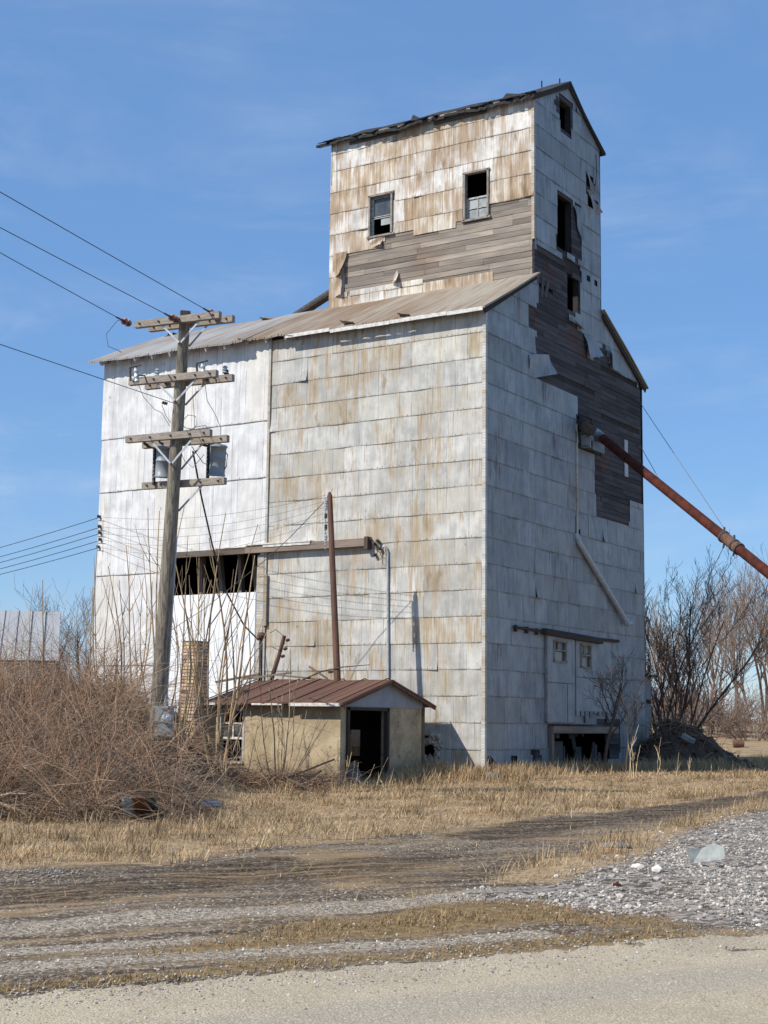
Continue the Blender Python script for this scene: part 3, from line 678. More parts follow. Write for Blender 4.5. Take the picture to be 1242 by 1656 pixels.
# foundation stones showing at the foot
mb = MB(); R = np.random.default_rng(3)
ico = np.array([[0, 0, 1]]+[[.894*math.cos(a), .894*math.sin(a), .447] for a in np.arange(5)*2*math.pi/5]+[[.894*math.cos(a), .894*math.sin(a), -.447] for a in (np.arange(5)+.5)*2*math.pi/5]+[[0, 0, -1]])
icf = np.array([[0, 1+i, 1+(i+1) % 5] for i in range(5)]+[[1+i, 6+i, 1+(i+1) % 5] for i in range(5)]+[[6+i, 6+(i+1) % 5, 1+(i+1) % 5] for i in range(5)]+[[11, 6+(i+1) % 5, 6+i] for i in range(5)])
def stones(mb, P, S, R, tone=(.7, 1.2), flat=.7, tint=.06):
    n = len(P); V = ico[None]*(1+R.uniform(-.28, .28, (n, 12, 3)))*np.asarray(S)[:, None, None]*R.uniform(.65, 1.15, (n, 1, 3))*np.array([1, 1, flat])
    a = R.uniform(0, 6.28, n); c, s_ = np.cos(a), np.sin(a)
    V = np.stack([V[..., 0]*c[:, None]-V[..., 1]*s_[:, None], V[..., 0]*s_[:, None]+V[..., 1]*c[:, None], V[..., 2]], -1)+np.asarray(P)[:, None]
    Fx = (icf[None]+12*np.arange(n)[:, None, None]).reshape(-1, 3)
    t = R.uniform(*tone, n)[:, None]*(1+R.normal(0, tint, (n, 1))*np.array([[1, 0, -1.]])); mb.add(V.reshape(-1, 3), Fx, np.repeat(t, 20, 0))
pp = []
for k in range(70):
    u, v = R.uniform(683, 715), R.uniform(1190, 1242)
    if 682 < u < 702 and 1203 < v < 1225: continue
    pp.append(F(u, v, R.uniform(-.02, .03)))
stones(mb, np.array(pp), R.uniform(.05, .13, len(pp)), R, flat=.9); mb.build('foundation_stone', M['rubble'], EL)
# --- gable: sliding doors, rail, spout box, chute
def panel(u0, v0, u1, v1, x, mat, win, name='sliding_door'):
    y0, y1, z0, z1 = rectG(u0, v0, u1, v1); w = rectG(*win); b = MB(); R = np.random.default_rng(int(u0))
    holed(b, T_side(x), y0, y1, z0, z1, [w], .05, col=(1.05, .1, .4)); a, c = (y0, y1), (z0, z1)
    for (ya, yb, za, zb) in ((y0, y1, z0, z0+.02), (y0, y1, z1-.02, z1), (y0, y0+.02, z0, z1), (y1-.02, y1, z0, z1)):
        b.box((x-.03, (ya+yb)/2, (za+zb)/2), (.07, yb-ya, zb-za), col=(.9, .3, .3))
    b.box((x+.003, (y0+y1)/2, z0+(z1-z0)*.45), (.012, y1-y0, .02), col=(.5, .9, .3)); b.box((x+.003, y0+(y1-y0)*.72, z0+(z1-z0)*.22), (.012, .015, (z1-z0)*.44), col=(.5, .8, .3))
    d = b.build(name, mat, EL); b = MB(); yc, zc = (w[0]+w[1])/2, (w[2]+w[3])/2
    for (cy, cz, sy, sz) in ((yc, w[3], w[1]-w[0]+.06, .05), (yc, w[2], w[1]-w[0]+.1, .05), (w[0], zc, .05, w[3]-w[2]), (w[1], zc, .05, w[3]-w[2]), (yc, zc+.02, w[1]-w[0], .04)):
        b.box((x+.0, cy, cz), (.07, sy, sz), col=(.7, 0, .3))
    b.box((x-.03, yc, zc+.14), (.02, .12, (w[3]-w[2])*.45), col=(1.4, 0, .6)); wn = b.build('window', M['sash'], d)
    b = MB(); b.box((x-.03, yc, w[2]+.13), (.008, w[1]-w[0]-.05, .22)); b.build('pane', M['glass'], wn)
panel(878, 1024, 924, 1169, .11, M['galv_shaded'], (889, 1036, 908, 1071)); panel(926, 1027, 986, 1152, .085, M['galv_shaded'], (934, 1042, 950, 1080))
mb = MB(); p0, p1 = Gp(832, 1014, .1), Gp(884, 1022, .1); mb.bar(p0, p1, .05, .06)
p0, p1 = Gp(880, 1021, .15), Gp(972, 1037, .15); mb.bar(p0, p1, .13, .15); mb.bar(Gp(930, 1031, .1), Gp(1000, 1037, .1), .07, .08)
for u in (834, 852, 868): mb.box(Gp(u, 1016+(u-834)*.16, .09), (.06, .06, .16))
mb.build('door_rail', M['beam_dark'], EL)
mb = MB(); y0, y1, z0, z1 = rectG(886, 1174, 992, 1186); mb.box((.06, (y0+y1)/2, (z0+z1)/2), (.2, y1-y0, .17), col=(1, 0, .3)); mb.box((.02, y0+.05, .95), (.2, .14, .9)); mb.build('dock_sill', M['beam'], EL)
mb = MB(); mb.box((-.6, 4.9, .7), (.06, .9, .7), col=(.45, .2, .4)); mb.box((-.55, 6.2, .6), (.06, .35, .6), col=(.4, .3, .4)); mb.build_each('dock_panel', M['galv_shaded'], EL)
mb = MB(); R = np.random.default_rng(18); y0, y1, z0, z1 = rectG(888, 1184, 985, 1238)
for k in range(11):
    a = y0+(y1-y0)*(k+R.random())/11; l = R.uniform(.15, .55); top_ = R.random() < .6; zc = z1-l/2+.05 if top_ else z0+l/2+.1
    mb.box((R.uniform(-.12, .03), a, zc), (.025, R.uniform(.06, .2), l), np.array(Matrix.Rotation(R.normal(0, .22), 3, 'X')), (R.uniform(.5, 1.4), 0, R.random()))
mb.build_each('broken_board', M['board_gable'], EL)
mb = MB()   # jagged remains along the bottom of the second door
R = np.random.default_rng(8); y0, y1, z0, z1 = rectG(926, 1150, 990, 1168)
for k in range(9):
    a = y0+(y1-y0)*k/9; zz = z1-R.uniform(.02, .34); mb.box((.09, a+.12, (z1+zz)/2+.01), (.02, .2, z1-zz), col=(R.uniform(.6, 1), .5, .3))
mb.build_each('loose_sheet', M['galv_shaded'], EL)
mb = MB(); y0, y1, z0, z1 = rectG(936, 703, 963, 734)
mb.box((.12, (y0+y1)/2, z0+.03), (.3, y1-y0, .03), col=(.5, .5, .2)); mb.box((.26, y0+.62*(y1-y0), (z0+z1)/2-.08), (.03, (y1-y0)*.72, (z1-z0)*.7), col=(.6, .2, .2)); mb.box((.15, y0+.12, (z0+z1)/2), (.26, .05, z1-z0), col=(1.2, .3, .4)); mb.box((.2, y0+.4, (z0+z1)/2+.02), (.03, .14, (z1-z0)), col=(1.5, .1, .4))
mb.build('spout_box', M['galv_shaded'], EL)
mb = MB(); mb.tube([Gp(941, 686, .05), Gp(949, 690, .35), Gp(957, 699, .42)], [.19, .18, .16], 12); mb.build('spout_boot', M['dark_steel'], EL)
mb = MB(); a, b_ = Gp(931, 862, .04), Gp(938, 880, .12); c_, d_ = Gp(1003, 988, .14), Gp(1013, 1007, .16); mb.tube([a, b_, (b_+c_)/2, c_, d_], [.065, .072, .072, .072, .078], 12); mb.tube([d_-(0, .06, -.1), d_+(.03, .05, -.03), d_+(.06, .2, .02)], [.075, .085, .07], 10)
mb.build('chute', M['steel'], EL)
mb = MB(); y0, y1, z0, z1 = rectG(1007, 711, 1012.5, 772); mb.box((.05, (y0+y1)/2, (z0+z1)/2), (.03, y1-y0, z1-z0), col=(1, .0, .4)); mb.build('batten', M['galv_shed'], EL)
mb = MB()
for (u, v, h_) in ((869, 462, .5), (877, 464, .55), (884, 468, .5)): mb.box(Gp(u, v, .02), (.03, .12, h_), np.array(Matrix.Rotation(random.uniform(-.4, .2), 3, 'X')), (1.6, 0, random.random()))
mb.build_each('hanging_board', M['board_gable'], EL)
mb = MB(); mb.tube([Gp(963.5, 250, .1), Gp(965, 275, .12), Gp(963, 300, .1)], .012, 4); mb.tube([F(538, 228, YT-.15), F(536, 300, YT-.2)], .01, 4); mb.build_each('lead_wire', M['wire'], EL)
cladding('lean_to', tg, WM+.05, 10.2, [.2, .9, 1.55, 2.2, 2.85], .9, M['galv_shaded'], EL, [polyG([(1040, 1128), (1060, 1131), (1060, 1136), (1040, 1134)])], rust=(0, .4), seed=44, off=-.1, curl=.5)
mb = MB(); mb.box((-.9, 9.8, 1.4), (1.5, .75, 2.7)); mb.box((-.3, 9.85, 2.88), (.7, .9, .06)); mb.build('lean_to', M['core'], EL)
# ================================================================== GROUND
def polyline(pts): return np.array([ground(u, v)[:2] for u, v in pts])
def pdist(P, L):
    d = np.full(len(P), 1e9)
    for a, b in zip(L[:-1], L[1:]):
        e = b-a; t = np.clip(((P-a)@e)/(e@e), 0, 1); d = np.minimum(d, np.linalg.norm(P-a-t[:, None]*e, axis=1))
    return d
def region(P, pts, w):
    L = polyline(pts)
    if pts is Z['lawn']: L = np.vstack([L, [xy(26, 30)], [xy(60, 60)], [xy(-60, 60)], [xy(-20, 20)]])
    ins = inside(L, P[:, 0], P[:, 1]); d = pdist(P, np.vstack([L, L[:1]])); return ss(-w, w, np.where(ins, d, -d))
def strip(P, pts, hw): return ss(hw*1.35, hw*.45, pdist(P, polyline(pts)))
ROAD = [(-420, 1640), (0, 1606), (310, 1583), (621, 1556), (930, 1530), (1242, 1508), (1700, 1470)]
Z = dict(
    lawn=[(-500, 1425), (0, 1402), (120, 1398), (260, 1398), (330, 1386), (450, 1365), (620, 1352), (800, 1330), (900, 1318), (1050, 1305), (1242, 1279), (1500, 1258)],
    tongue=[(790, 1428), (900, 1428), (1000, 1395), (1110, 1345), (1242, 1302), (1500, 1250), (1500, 1240), (1242, 1293), (1100, 1330), (960, 1372), (830, 1408)],
    verge1=[(-300, 1640), (0, 1606), (310, 1583), (621, 1556), (930, 1530), (1120, 1516), (1100, 1500), (980, 1508), (830, 1522), (620, 1545), (420, 1556), (160, 1580), (-300, 1612)],
    verge2=[(240, 1545), (480, 1530), (700, 1508), (870, 1492), (1000, 1500), (1120, 1505), (1090, 1482), (960, 1478), (880, 1455), (760, 1455), (640, 1472), (480, 1490), (330, 1515)],
    rubble=[(700, 1452), (790, 1440), (860, 1437), (930, 1418), (1010, 1385), (1110, 1340), (1242, 1309), (1600, 1230), (1600, 1470), (1242, 1502), (1130, 1492), (1000, 1482), (900, 1462)])
TRACKS = [([(-400, 1590), (0, 1565), (330, 1544), (620, 1528), (780, 1518), (860, 1512)], .22), ([(-400, 1520), (0, 1503), (200, 1486), (420, 1474), (560, 1468), (700, 1456), (860, 1440)], .32),
          ([(-400, 1560), (0, 1540), (240, 1525), (420, 1518)], .17)]
DARKS = [([(-200, 1455), (60, 1446), (160, 1436), (300, 1430), (420, 1416)], .7), ([(100, 1412), (190, 1406), (300, 1400), (420, 1396)], .6), ([(430, 1425), (520, 1412), (640, 1398), (760, 1392)], .8), ([(680, 1420), (780, 1412), (860, 1400), (980, 1372)], .75),
         ([(800, 1352), (900, 1332), (960, 1328)], .8), ([(1000, 1325), (1242, 1285), (1500, 1250)], .7), ([(-300, 1530), (0, 1508), (170, 1495), (270, 1490)], .14), ([(560, 1480), (700, 1470), (800, 1462)], .12), ([(0, 1600), (110, 1590), (200, 1578)], .15)]
def zones(P):
    w = {k: region(P, v, {'lawn': .5, 'rubble': .55}.get(k, .4)) for k, v in Z.items()}
    tr = np.max([strip(P, p, h) for p, h in TRACKS], 0); dk = np.max([strip(P, p, h)*(.75+.25*np.sin(P[:, 0]*2.1)) for p, h in DARKS], 0)
    w['grass'] = np.maximum(w['lawn'], w['tongue']); w['verge'] = np.maximum(w['verge1'], w['verge2']*.9)
    w['track'] = tr; w['dark'] = dk; return w
def grid(ss_, ds):
    q, d = np.meshgrid(ss_, ds); x, y = xy(q*d, d); return x, y, d, q
qs = np.concatenate([np.linspace(-1.6, -.4, 25)[:-1], np.linspace(-.4, .4, 330), np.linspace(.4, 1.6, 25)[1:]])
ds = np.concatenate([np.linspace(.5, 6.6, 8)[:-1], 1/np.linspace(1/6.6, 1/42, 300), np.geomspace(42, 160, 40)[1:], np.geomspace(160, 3000, 16)[1:]])
gx, gy, gd, gq = grid(qs, ds); gz = H(gx, gy); P = np.stack([gx.ravel(), gy.ravel()], 1)
zn = zones(P)
road_line = polyline(ROAD); road_poly = np.vstack([road_line, [xy(40, -6)], [xy(-40, -6)]])
mb = MB(); ny, nx = gx.shape
i = (np.arange(ny-1)[:, None]*nx+np.arange(nx-1)[None]).ravel(); Q = np.stack([i, i+1, i+nx+1, i+nx], 1)
mb.add(np.stack([gx.ravel(), gy.ravel(), gz.ravel()], 1), Q, (1, 1, 1), P)
def groundmat():
    m, g = newmat('ground'); p = g.geo()
    a = g.n('Attribute', attribute_name='zone'); z = g.n('SeparateColor', {0: a.outputs[0]}).outputs; b = g.n('Attribute', attribute_name='zone2'); z2 = g.n('SeparateColor', {0: b.outputs[0]}).outputs
    n1 = g.noise(p, 1.6, 5, .65); n2 = g.noise(p, 9, 4, .65); n3 = g.noise(p, 60, 3, .6); n4 = g.noise(g.vec(p, (1, 1, 1), (7, 3, 0)), .45, 4)
    ns = g.noise(g.along(p, -1.07, (.3, 2.4, 1)), 1., 5, .65); ns2 = g.noise(g.along(p, -1.0, (.5, 5, 1)), 1.3, 4, .65)
    br = g.m('ADD', g.m('MULTIPLY', g.m('SUBTRACT', n1, .5), .7), g.m('ADD', g.m('MULTIPLY', g.m('SUBTRACT', n2, .5), 1.0), g.m('MULTIPLY', g.m('SUBTRACT', ns, .5), 1.5)))
    def wt(s, lo=.3, hi=.72): return g.ramp(g.m('ADD', s, br), lo, hi)
    vo = g.n('TexVoronoi', {'Vector': p, 'Scale': 42.}); peb = g.n('SeparateColor', {0: vo.outputs['Color']}).outputs[0]
    vo2 = g.n('TexVoronoi', {'Vector': p, 'Scale': 19.}); peb2 = g.n('SeparateColor', {0: vo2.outputs['Color']}).outputs[1]
    base = g.mix(g.ramp(ns, .3, .7), (.07, .048, .031), (.215, .16, .105)); base = g.mix(g.m('MULTIPLY', g.ramp(peb, .6, .98), .8), base, (.45, .39, .30)); base = g.mix(g.m('MULTIPLY', g.ramp(ns2, .5, .68), .7), base, (.055, .038, .026))
    base = g.mix(g.m('MULTIPLY', g.ramp(g.m('ADD', g.m('MULTIPLY', n4, .5), g.m('MULTIPLY', ns, .5)), .47, .58), .7), base, (.31, .205, .10))
    dkw = g.m('MULTIPLY', g.m('MULTIPLY', wt(z[2], .25, .85), g.ramp(ns2, .36, .56, .25, 1.)), g.ramp(peb, .75, .97, 1., .4))
    c = g.mix(dkw, base, g.mix(g.ramp(n2, .35, .7), (.024, .017, .012), (.10, .066, .04)))
    tr = g.mix(g.ramp(peb, .1, .9), (.17, .132, .095), (.43, .36, .265)); c = g.mix(wt(z[1]), c, tr)
    rb = g.mix(g.ramp(peb2, .1, .9), (.085, .07, .055), (.37, .32, .265)); c = g.mix(wt(z2[1]), c, rb)
    ve = g.mix(g.ramp(n2, .3, .7), (.13, .085, .04), (.30, .205, .10)); c = g.mix(wt(z2[0]), c, ve)
    gr = g.mix(g.ramp(n2, .3, .7), (.27, .185, .105), (.46, .325, .185)); gr = g.mix(g.ramp(ns, .5, .68, 0, .65), gr, (.17, .115, .065)); c = g.mix(wt(z[0]), c, gr)
    c = g.mix(wt(z2[2]), c, g.mix(g.ramp(n2, .3, .7), (.085, .055, .034), (.17, .11, .065)))
    h = g.m('ADD', g.m('MULTIPLY', vo.outputs[0], -.5), g.m('ADD', g.m('MULTIPLY', n3, .5), g.m('MULTIPLY', n2, 1.5)))
    g.out(c, .95, g.bump(h, .4, .025), 0, .15); return m
go = mb.build('ground', groundmat(), None, smooth=True); tag(go, kind='structure')
sg, dg = sd(P[:, 0], P[:, 1]); qg = sg/np.maximum(dg, 1)
brushw = ss(20.6, 22.0, dg)*ss(-.085, -.13, qg)*ss(60, 40, dg); zn['grass'] = np.maximum(zn['grass'], ss(33, 37, dg)*.9)*(1-brushw)
for nm, ks in (('zone', ('grass', 'track', 'dark')), ('zone2', ('verge', 'rubble', 'brush'))):
    zn['brush'] = brushw; A = np.stack([zn[k] for k in ks]+[np.ones(len(P))], 1).astype(np.float32); at = go.data.attributes.new(nm, 'FLOAT_COLOR', 'POINT'); at.data.foreach_set('color', A.ravel())
# --- road: chip-seal sheet a few millimetres above the ground
def roadmat():
    m, g = newmat('gravel_road'); p = g.geo(); n1 = g.noise(p, .9, 4); n2 = g.noise(p, 14, 4, .7)
    vo = g.n('TexVoronoi', {'Vector': p, 'Scale': 75.}); pb = g.n('SeparateColor', {0: vo.outputs['Color']}).outputs[0]
    e = g.n('Attribute', attribute_name='edge'); ed = g.n('SeparateColor', {0: e.outputs[0]}).outputs
    c = g.mix(g.ramp(n1, .35, .65), (.42, .34, .23), (.49, .40, .27)); c = g.mix(g.ramp(g.m('ADD', ed[0], g.m('MULTIPLY', g.m('SUBTRACT', n1, .5), .5)), .3, .8, 0, .85), c, (.385, .325, .24))
    c = g.mix(g.m('MULTIPLY', g.ramp(pb, .05, .35, 1, 0), .4), c, (.20, .165, .12)); c = g.mix(g.m('MULTIPLY', g.ramp(pb, .72, .98), .6), c, (.62, .55, .43))
    c = g.mix(g.m('MULTIPLY', g.ramp(n2, .56, .75), .35), c, (.23, .2, .155))
    h = g.m('ADD', g.m('MULTIPLY', vo.outputs[0], -1.), g.m('MULTIPLY', n2, .6)); g.out(c, .95, g.bump(h, .5, .012), 0, .15); return m
a = np.vstack([road_line[:1]+(road_line[0]-road_line[1])*6, road_line, road_line[-1:]+(road_line[-1]-road_line[-2])*14]); seg = []
for p, q in zip(a[:-1], a[1:]): seg += [p+(q-p)*t for t in np.linspace(0, 1, 60)[:-1]]
seg = np.array(seg+[a[-1]]); nrm = np.array([-SY, CY])*-1; nr = xy(0, -1); toward = np.array([CAM[0]-xy(0, 5)[0], CAM[1]-xy(0, 5)[1]]); toward = toward/np.linalg.norm(toward)
R = np.random.default_rng(4); wob = np.convolve(R.normal(0, .07, len(seg)+8), np.ones(5)/3, 'same')[:len(seg)]
rows = np.concatenate([[0, .12], np.linspace(.3, 7, 24)]); RV = []
for r_ in rows: xyv = seg+toward*(r_+(wob*max(0, 1-r_))[:, None]); RV.append(np.column_stack([xyv, H(xyv[:, 0], xyv[:, 1])+(.004 if r_ else -.01)]))
RV = np.array(RV); m_, n_ = RV.shape[:2]; i = (np.arange(m_-1)[:, None]*n_+np.arange(n_-1)[None]).ravel()
mb = MB(); mb.add(RV.reshape(-1, 3), np.stack([i, i+n_, i+n_+1, i+1], 1)); ro = mb.build('road', roadmat(), smooth=True); tag(ro, kind='structure')
ed = np.repeat(np.exp(-((rows-1.75)/.55)**2)*.9+ss(2.6, 3.6, rows), n_); at = ro.data.attributes.new('edge', 'FLOAT_COLOR', 'POINT'); at.data.foreach_set('color', np.column_stack([ed, ed, ed, np.ones_like(ed)]).astype(np.float32).ravel())

# --- grass blades (stuff)
def scatter(n, q0, q1, d0, d1, R):
    "uniform on the ground inside a view wedge, thinning with distance"
    u = R.random(n); d = np.sqrt(d0**2+u*(d1**2-d0**2)); d = np.where(R.random(n) < .35, d0+(d-d0)*R.random(n), d); q = R.uniform(q0, q1, n); x, y = xy(q*d, d); return x, y, d, q
def blades(mb, x, y, L, W, lean, R, col, curl=.5):
    n = len(x); z = H(x, y)-.01; th = R.uniform(0, 2*math.pi, n); a = lean
    dx, dy = np.cos(th), np.sin(th); w = np.stack([-dy, dx, 0*dx], 1)*W[:, None]*.5
    b = np.stack([x, y, z], 1); a2 = a+curl*R.uniform(.2, 1, n); h = np.stack([dx*np.sin(a), dy*np.sin(a), np.cos(a)], 1)*(L*.55)[:, None]
    h2 = np.stack([dx*np.sin(a2), dy*np.sin(a2), np.maximum(np.cos(a2), -.15)], 1)*(L*.45)[:, None]
    V = np.stack([b-w, b+w, b+h-w*.75, b+h+w*.75, b+h+h2], 1); f = np.array([[0, 1, 2], [1, 3, 2], [2, 3, 4]])
    mb.add(V.reshape(-1, 3), (f[None]+5*np.arange(n)[:, None, None]).reshape(-1, 3), np.repeat(col, 3, 0))
def tint(n, R, lo=.6, hi=1.2, var=.13):
    t = R.uniform(lo, hi, n)[:, None]; return t*(1+R.normal(0, var, (n, 1))*np.array([[-.1, .15, .5]]))*np.where(R.random((n, 1)) < .05, np.array([[.62, .80, .62]]), 1)
R = np.random.default_rng(21); mb = MB()
x, y, d, q = scatter(460000, -.42, .36, 13.0, 42, R); w = zones(np.stack([x, y], 1)); den = np.sin(x*2.3+1)*np.sin(y*1.9)+np.sin(x*5.1-y*3.3)*.6
bw = ss(20.6, 22.0, d)*ss(-.085, -.13, q)
k = (R.random(len(x)) < (np.maximum(w['grass']*(.62+.22*den), .05*(den > .4))*(1-w['dark']*.7)*(1-w['rubble']*.9)*(1-bw*.8))) & ~((x < .02) & (x > -12) & (y > .02) & (y < 9.4)) & ~((x < -1.2) & (x > -6.1) & (y > -4.05) & (y < -.7))
x, y, d = x[k], y[k], d[k]; n = len(x); edge = np.minimum(np.abs(x), 1.5); near = np.exp(-np.maximum(sd(x, y)[1]-31, 0)*0)
tall = 1+.9*np.clip(den[k], 0, 2)*R.random(n)
blades(mb, x, y, R.uniform(.05, .15, n)*tall, R.uniform(.005, .010, n)*(d/22), R.uniform(.75, 1.5, n), R, tint(n, R, .45, 1.3)*np.clip(.95+.22*np.sin(x*1.1+y*2.7)*np.sin(x*2.9-y*.8)+R.normal(0, .1, n), .4, 1.4)[:, None])
# rougher, taller grass along the foot of the walls and by the heap
pts = [(640, 1265), (700, 1262), (781, 1257), (850, 1250), (960, 1246), (1060, 1246), (1150, 1244), (1242, 1236), (1300, 1232)]
L = polyline(pts)
t = R.random(15000)*(len(L)-1); i0 = t.astype(int); f_ = (t-i0)[:, None]; pc = L[i0]*(1-f_)+L[np.minimum(i0+1, len(L)-1)]*f_
cl = np.sin(pc[:, 0]*6)*np.sin(pc[:, 0]*2.3+pc[:, 1]*3)
pc = pc+R.normal(0, .45, (15000, 2)); ok = ~((pc[:, 0] < .03) & (pc[:, 1] > -.03)) & ~((pc[:, 0] < -1.15) & (pc[:, 1] > -4.1)); n = ok.sum()
blades(mb, pc[ok, 0], pc[ok, 1], R.uniform(.12, .38, n)*(1+.5*np.clip(cl[ok], 0, 1)), R.uniform(.008, .014, n), R.uniform(.1, .9, n), R, tint(n, R, .6, 1.25))
n = 60*420; cx_, cy_, cd_, cq_ = scatter(420, -.32, .32, 16, 36, R); ri = np.repeat(np.arange(420), 60); x = cx_[ri]+R.normal(0, .13, n); y = cy_[ri]+R.normal(0, .13, n); w = zones(np.stack([x, y], 1)); s_, d = sd(x, y); q = s_/d
k = (R.random(n) < w['grass']*(1-ss(20.6, 22.0, d)*ss(-.085, -.13, q))) & ~((x < .02) & (y > -.02)) & ~((x < -1.2) & (y > -4.1)); x, y = x[k], y[k]; hh = R.uniform(.5, 1.3, 420)[ri][k]; tc_ = R.uniform(.55, 1.15, (420, 1))[ri][k]; n = len(x)
blades(mb, x, y, R.uniform(.12, .30, n)*hh, R.uniform(.006, .011, n), R.uniform(.15, .95, n), R, tint(n, R, .6, 1.15)*tc_)
go_ = mb.build('dry_grass', M['grass']); tag(go_, kind='stuff')
mb = MB(); x, y, d, q = scatter(120000, -.32, .32, 8.6, 16.5, R); w = zones(np.stack([x, y], 1)); nz = .6+.5*np.sin(x*4.1+1)*np.sin(y*3.3)+.3*np.sin(x*11)*np.sin(y*9.7); k = R.random(len(x)) < np.clip(w['verge']**1.5*nz+.015*(nz > .9), 0, 1)*(1-ss(.3, .9, w['rubble'])*.6); x, y, d = x[k], y[k], d[k]; n = len(x)
blades(mb, x, y, R.uniform(.035, .11, n), R.uniform(.004, .008, n), R.uniform(.6, 1.4, n), R, tint(n, R, .55, 1.2)); tag(mb.build('verge_grass', M['verge']), kind='stuff')
# --- loose stones (stuff)
mb = MB(); x, y, d, q = scatter(190000, -.02, .36, 9.6, 27, R); w = zones(np.stack([x, y], 1)); nz = np.sin(x*3.1)*np.sin(y*2.3+x)+.7*np.sin(x*8.3+y*3)*np.sin(y*7.1-x*4); k = R.random(len(x)) < np.clip(w['rubble']**1.6*(.27+.26*nz), 0, 1); x, y = x[k], y[k]; n = len(x)
S = .005+.022*R.random(n)**4; S = np.where(R.random(n) < .004, R.uniform(.025, .05, n), S); stones(mb, np.stack([x, y, H(x, y)+S*.3], 1), S, R, (.45, 1.35), flat=.6, tint=.025)
x, y, d, q = scatter(60000, -.34, .34, 8.5, 22, R); w = zones(np.stack([x, y], 1)); k = R.random(len(x)) < np.clip(w['track']*.4+.08*(1-w['grass'])*(1-w['dark']), 0, .5); x, y = x[k], y[k]; n = len(x)
S = .004+.011*R.random(n)**3; stones(mb, np.stack([x, y, H(x, y)+S*.2], 1), S, R, (.5, 1.25), tint=.02); tt_ = R.random(5000)*(len(seg)-1); i0 = tt_.astype(int); pe = seg[i0]+(seg[np.minimum(i0+1, len(seg)-1)]-seg[i0])*(tt_-i0)[:, None]+toward*(R.normal(.25, .45, 5000))[:, None]; n = len(pe); S = .004+.010*R.random(n)**3
stones(mb, np.column_stack([pe, H(pe[:, 0], pe[:, 1])+.004+S*.2]), S, R, (.35, 1.2), tint=.02); tag(mb.build('gravel', M['rock']), kind='stuff')

# ================================================================== SHED
SH = thing('stucco_shed', 'small tan stucco shed with a rusty red tin roof and a dark open doorway', 'shed', (-3.6, -2.4, .15))
SX, SY0, SY1 = -1.2, -4.05, -.75
win = (-4.42, -3.72, .56, 1.74); door = (-3.83, -2.2, -.1, 1.78); mb = MB()
holed(mb, T_front(SY0), -4.85, SX, -.3, 1.88, [win], .16); gt = lambda y: np.where(np.asarray(y) < -2.3, 1.86+.29*(np.asarray(y)-SY0), 2.37-.28*(np.asarray(y)+2.3))
holed(mb, T_side(SX), SY0, SY1, -.3, 1.86, [door], .16); holed(mb, T_front(SY1), -4.85, SX, -.3, 1.86, [(-3.2, -2.75, .7, 1.3)], .15); holed(mb, T_side(-4.7), SY0, SY1, -.3, 1.86, [], .15)
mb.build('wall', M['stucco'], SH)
mb = MB(); holed(mb, T_front(SY0-.02), -5.95, -4.86, -.3, 1.62, [], .16); mb.box((-5.4, SY0+.06, 1.63), (1.1, .2, .03)); mb.build('wall_stub', M['stucco'], SH)
mb = MB(); holed(mb, T_side(SX+.025), SY0, SY1, 1.80, 2.4, [], .08, top=gt, fine=[-2.3]); mb.build('gable_panel', M['gable_panel'], SH)
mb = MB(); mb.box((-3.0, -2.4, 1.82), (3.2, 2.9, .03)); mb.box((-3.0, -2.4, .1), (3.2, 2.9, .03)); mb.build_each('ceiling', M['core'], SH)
mb = MB(); holed(mb, T_front(SY0+.175), -4.65, SX-.17, 0, 1.85, [win], .01); holed(mb, T_side(SX-.175), SY0+.17, SY1-.17, 0, 1.85, [door], .01); holed(mb, T_front(SY1-.17), -4.65, SX-.17, 0, 1.85, [(-3.2, -2.75, .7, 1.3)], .01); holed(mb, T_side(-4.62), SY0+.17, SY1-.17, 0, 1.85, [], .01); mb.build('shade_lining', M['core'], SH)  # near-black inner faces added so the doorway and window look unlit
mb = MB(); slope(mb, -4.78, -1.0, [(-4.3, 1.87, 1.87), (-3.3, 2.13, 2.13), (-2.28, 2.41, 2.41)], 50, wav=.035, th=.035, edge=.02, seed=4); slope(mb, -4.78, -1.0, [(-.42, 1.87, 1.87), (-1.3, 2.13, 2.13), (-2.32, 2.41, 2.41)], 50, wav=.02, th=.035, seed=5)
for k in range(7):
    x = -4.75+k*.6; mb.bar((x, -4.29, 1.89), (x, -2.29, 2.435), .014, .02); mb.bar((x, -.44, 1.89), (x, -2.29, 2.435), .014, .02)
sr = mb.build('roof', M['roof_shed'], SH)
mb = MB(); mb.bar((-1.03, -4.27, 1.82), (-1.03, -2.3, 2.36), .03, .1); mb.bar((-1.03, -2.3, 2.36), (-1.03, -.42, 1.82), .03, .1); mb.build_each('verge_board', M['roof_shed'], sr)
mb = MB(); mb.box((-1.7, -4.3, 1.83), (1.3, .025, .07)); mb.box((-2.95, -4.295, 1.835), (.8, .02, .04)); mb.box((-4.55, -4.295, 1.84), (.4, .02, .05)); mb.build_each('fascia', M['white_paint'], sr)
mb = MB(); mb.box((-5.72, -4.25, 1.78), (.62, .34, .02), np.array(Matrix.Rotation(-.12, 3, 'Y')@Matrix.Rotation(.2, 3, 'X'))); mb.build('loose_sheet', M['white_paint'], SH)
x0, x1, z0, z1 = win; mb = MB(); yy = SY0-.01
for cx in (x0+.02, x1-.02): mb.box((cx, yy+.05, (z0+z1)/2), (.06, .1, z1-z0))
for cz in (z0+.02, z1-.02): mb.box(((x0+x1)/2, yy+.03, cz), (x1-x0, .14, .05))
wn = mb.build('window', M['sash_grey'], SH); mb = MB()
for cz in (1.1, 1.42): mb.box(((x0+x1)/2, yy+.07, cz), (x1-x0-.05, .04, .05 if cz < 1.2 else .03))
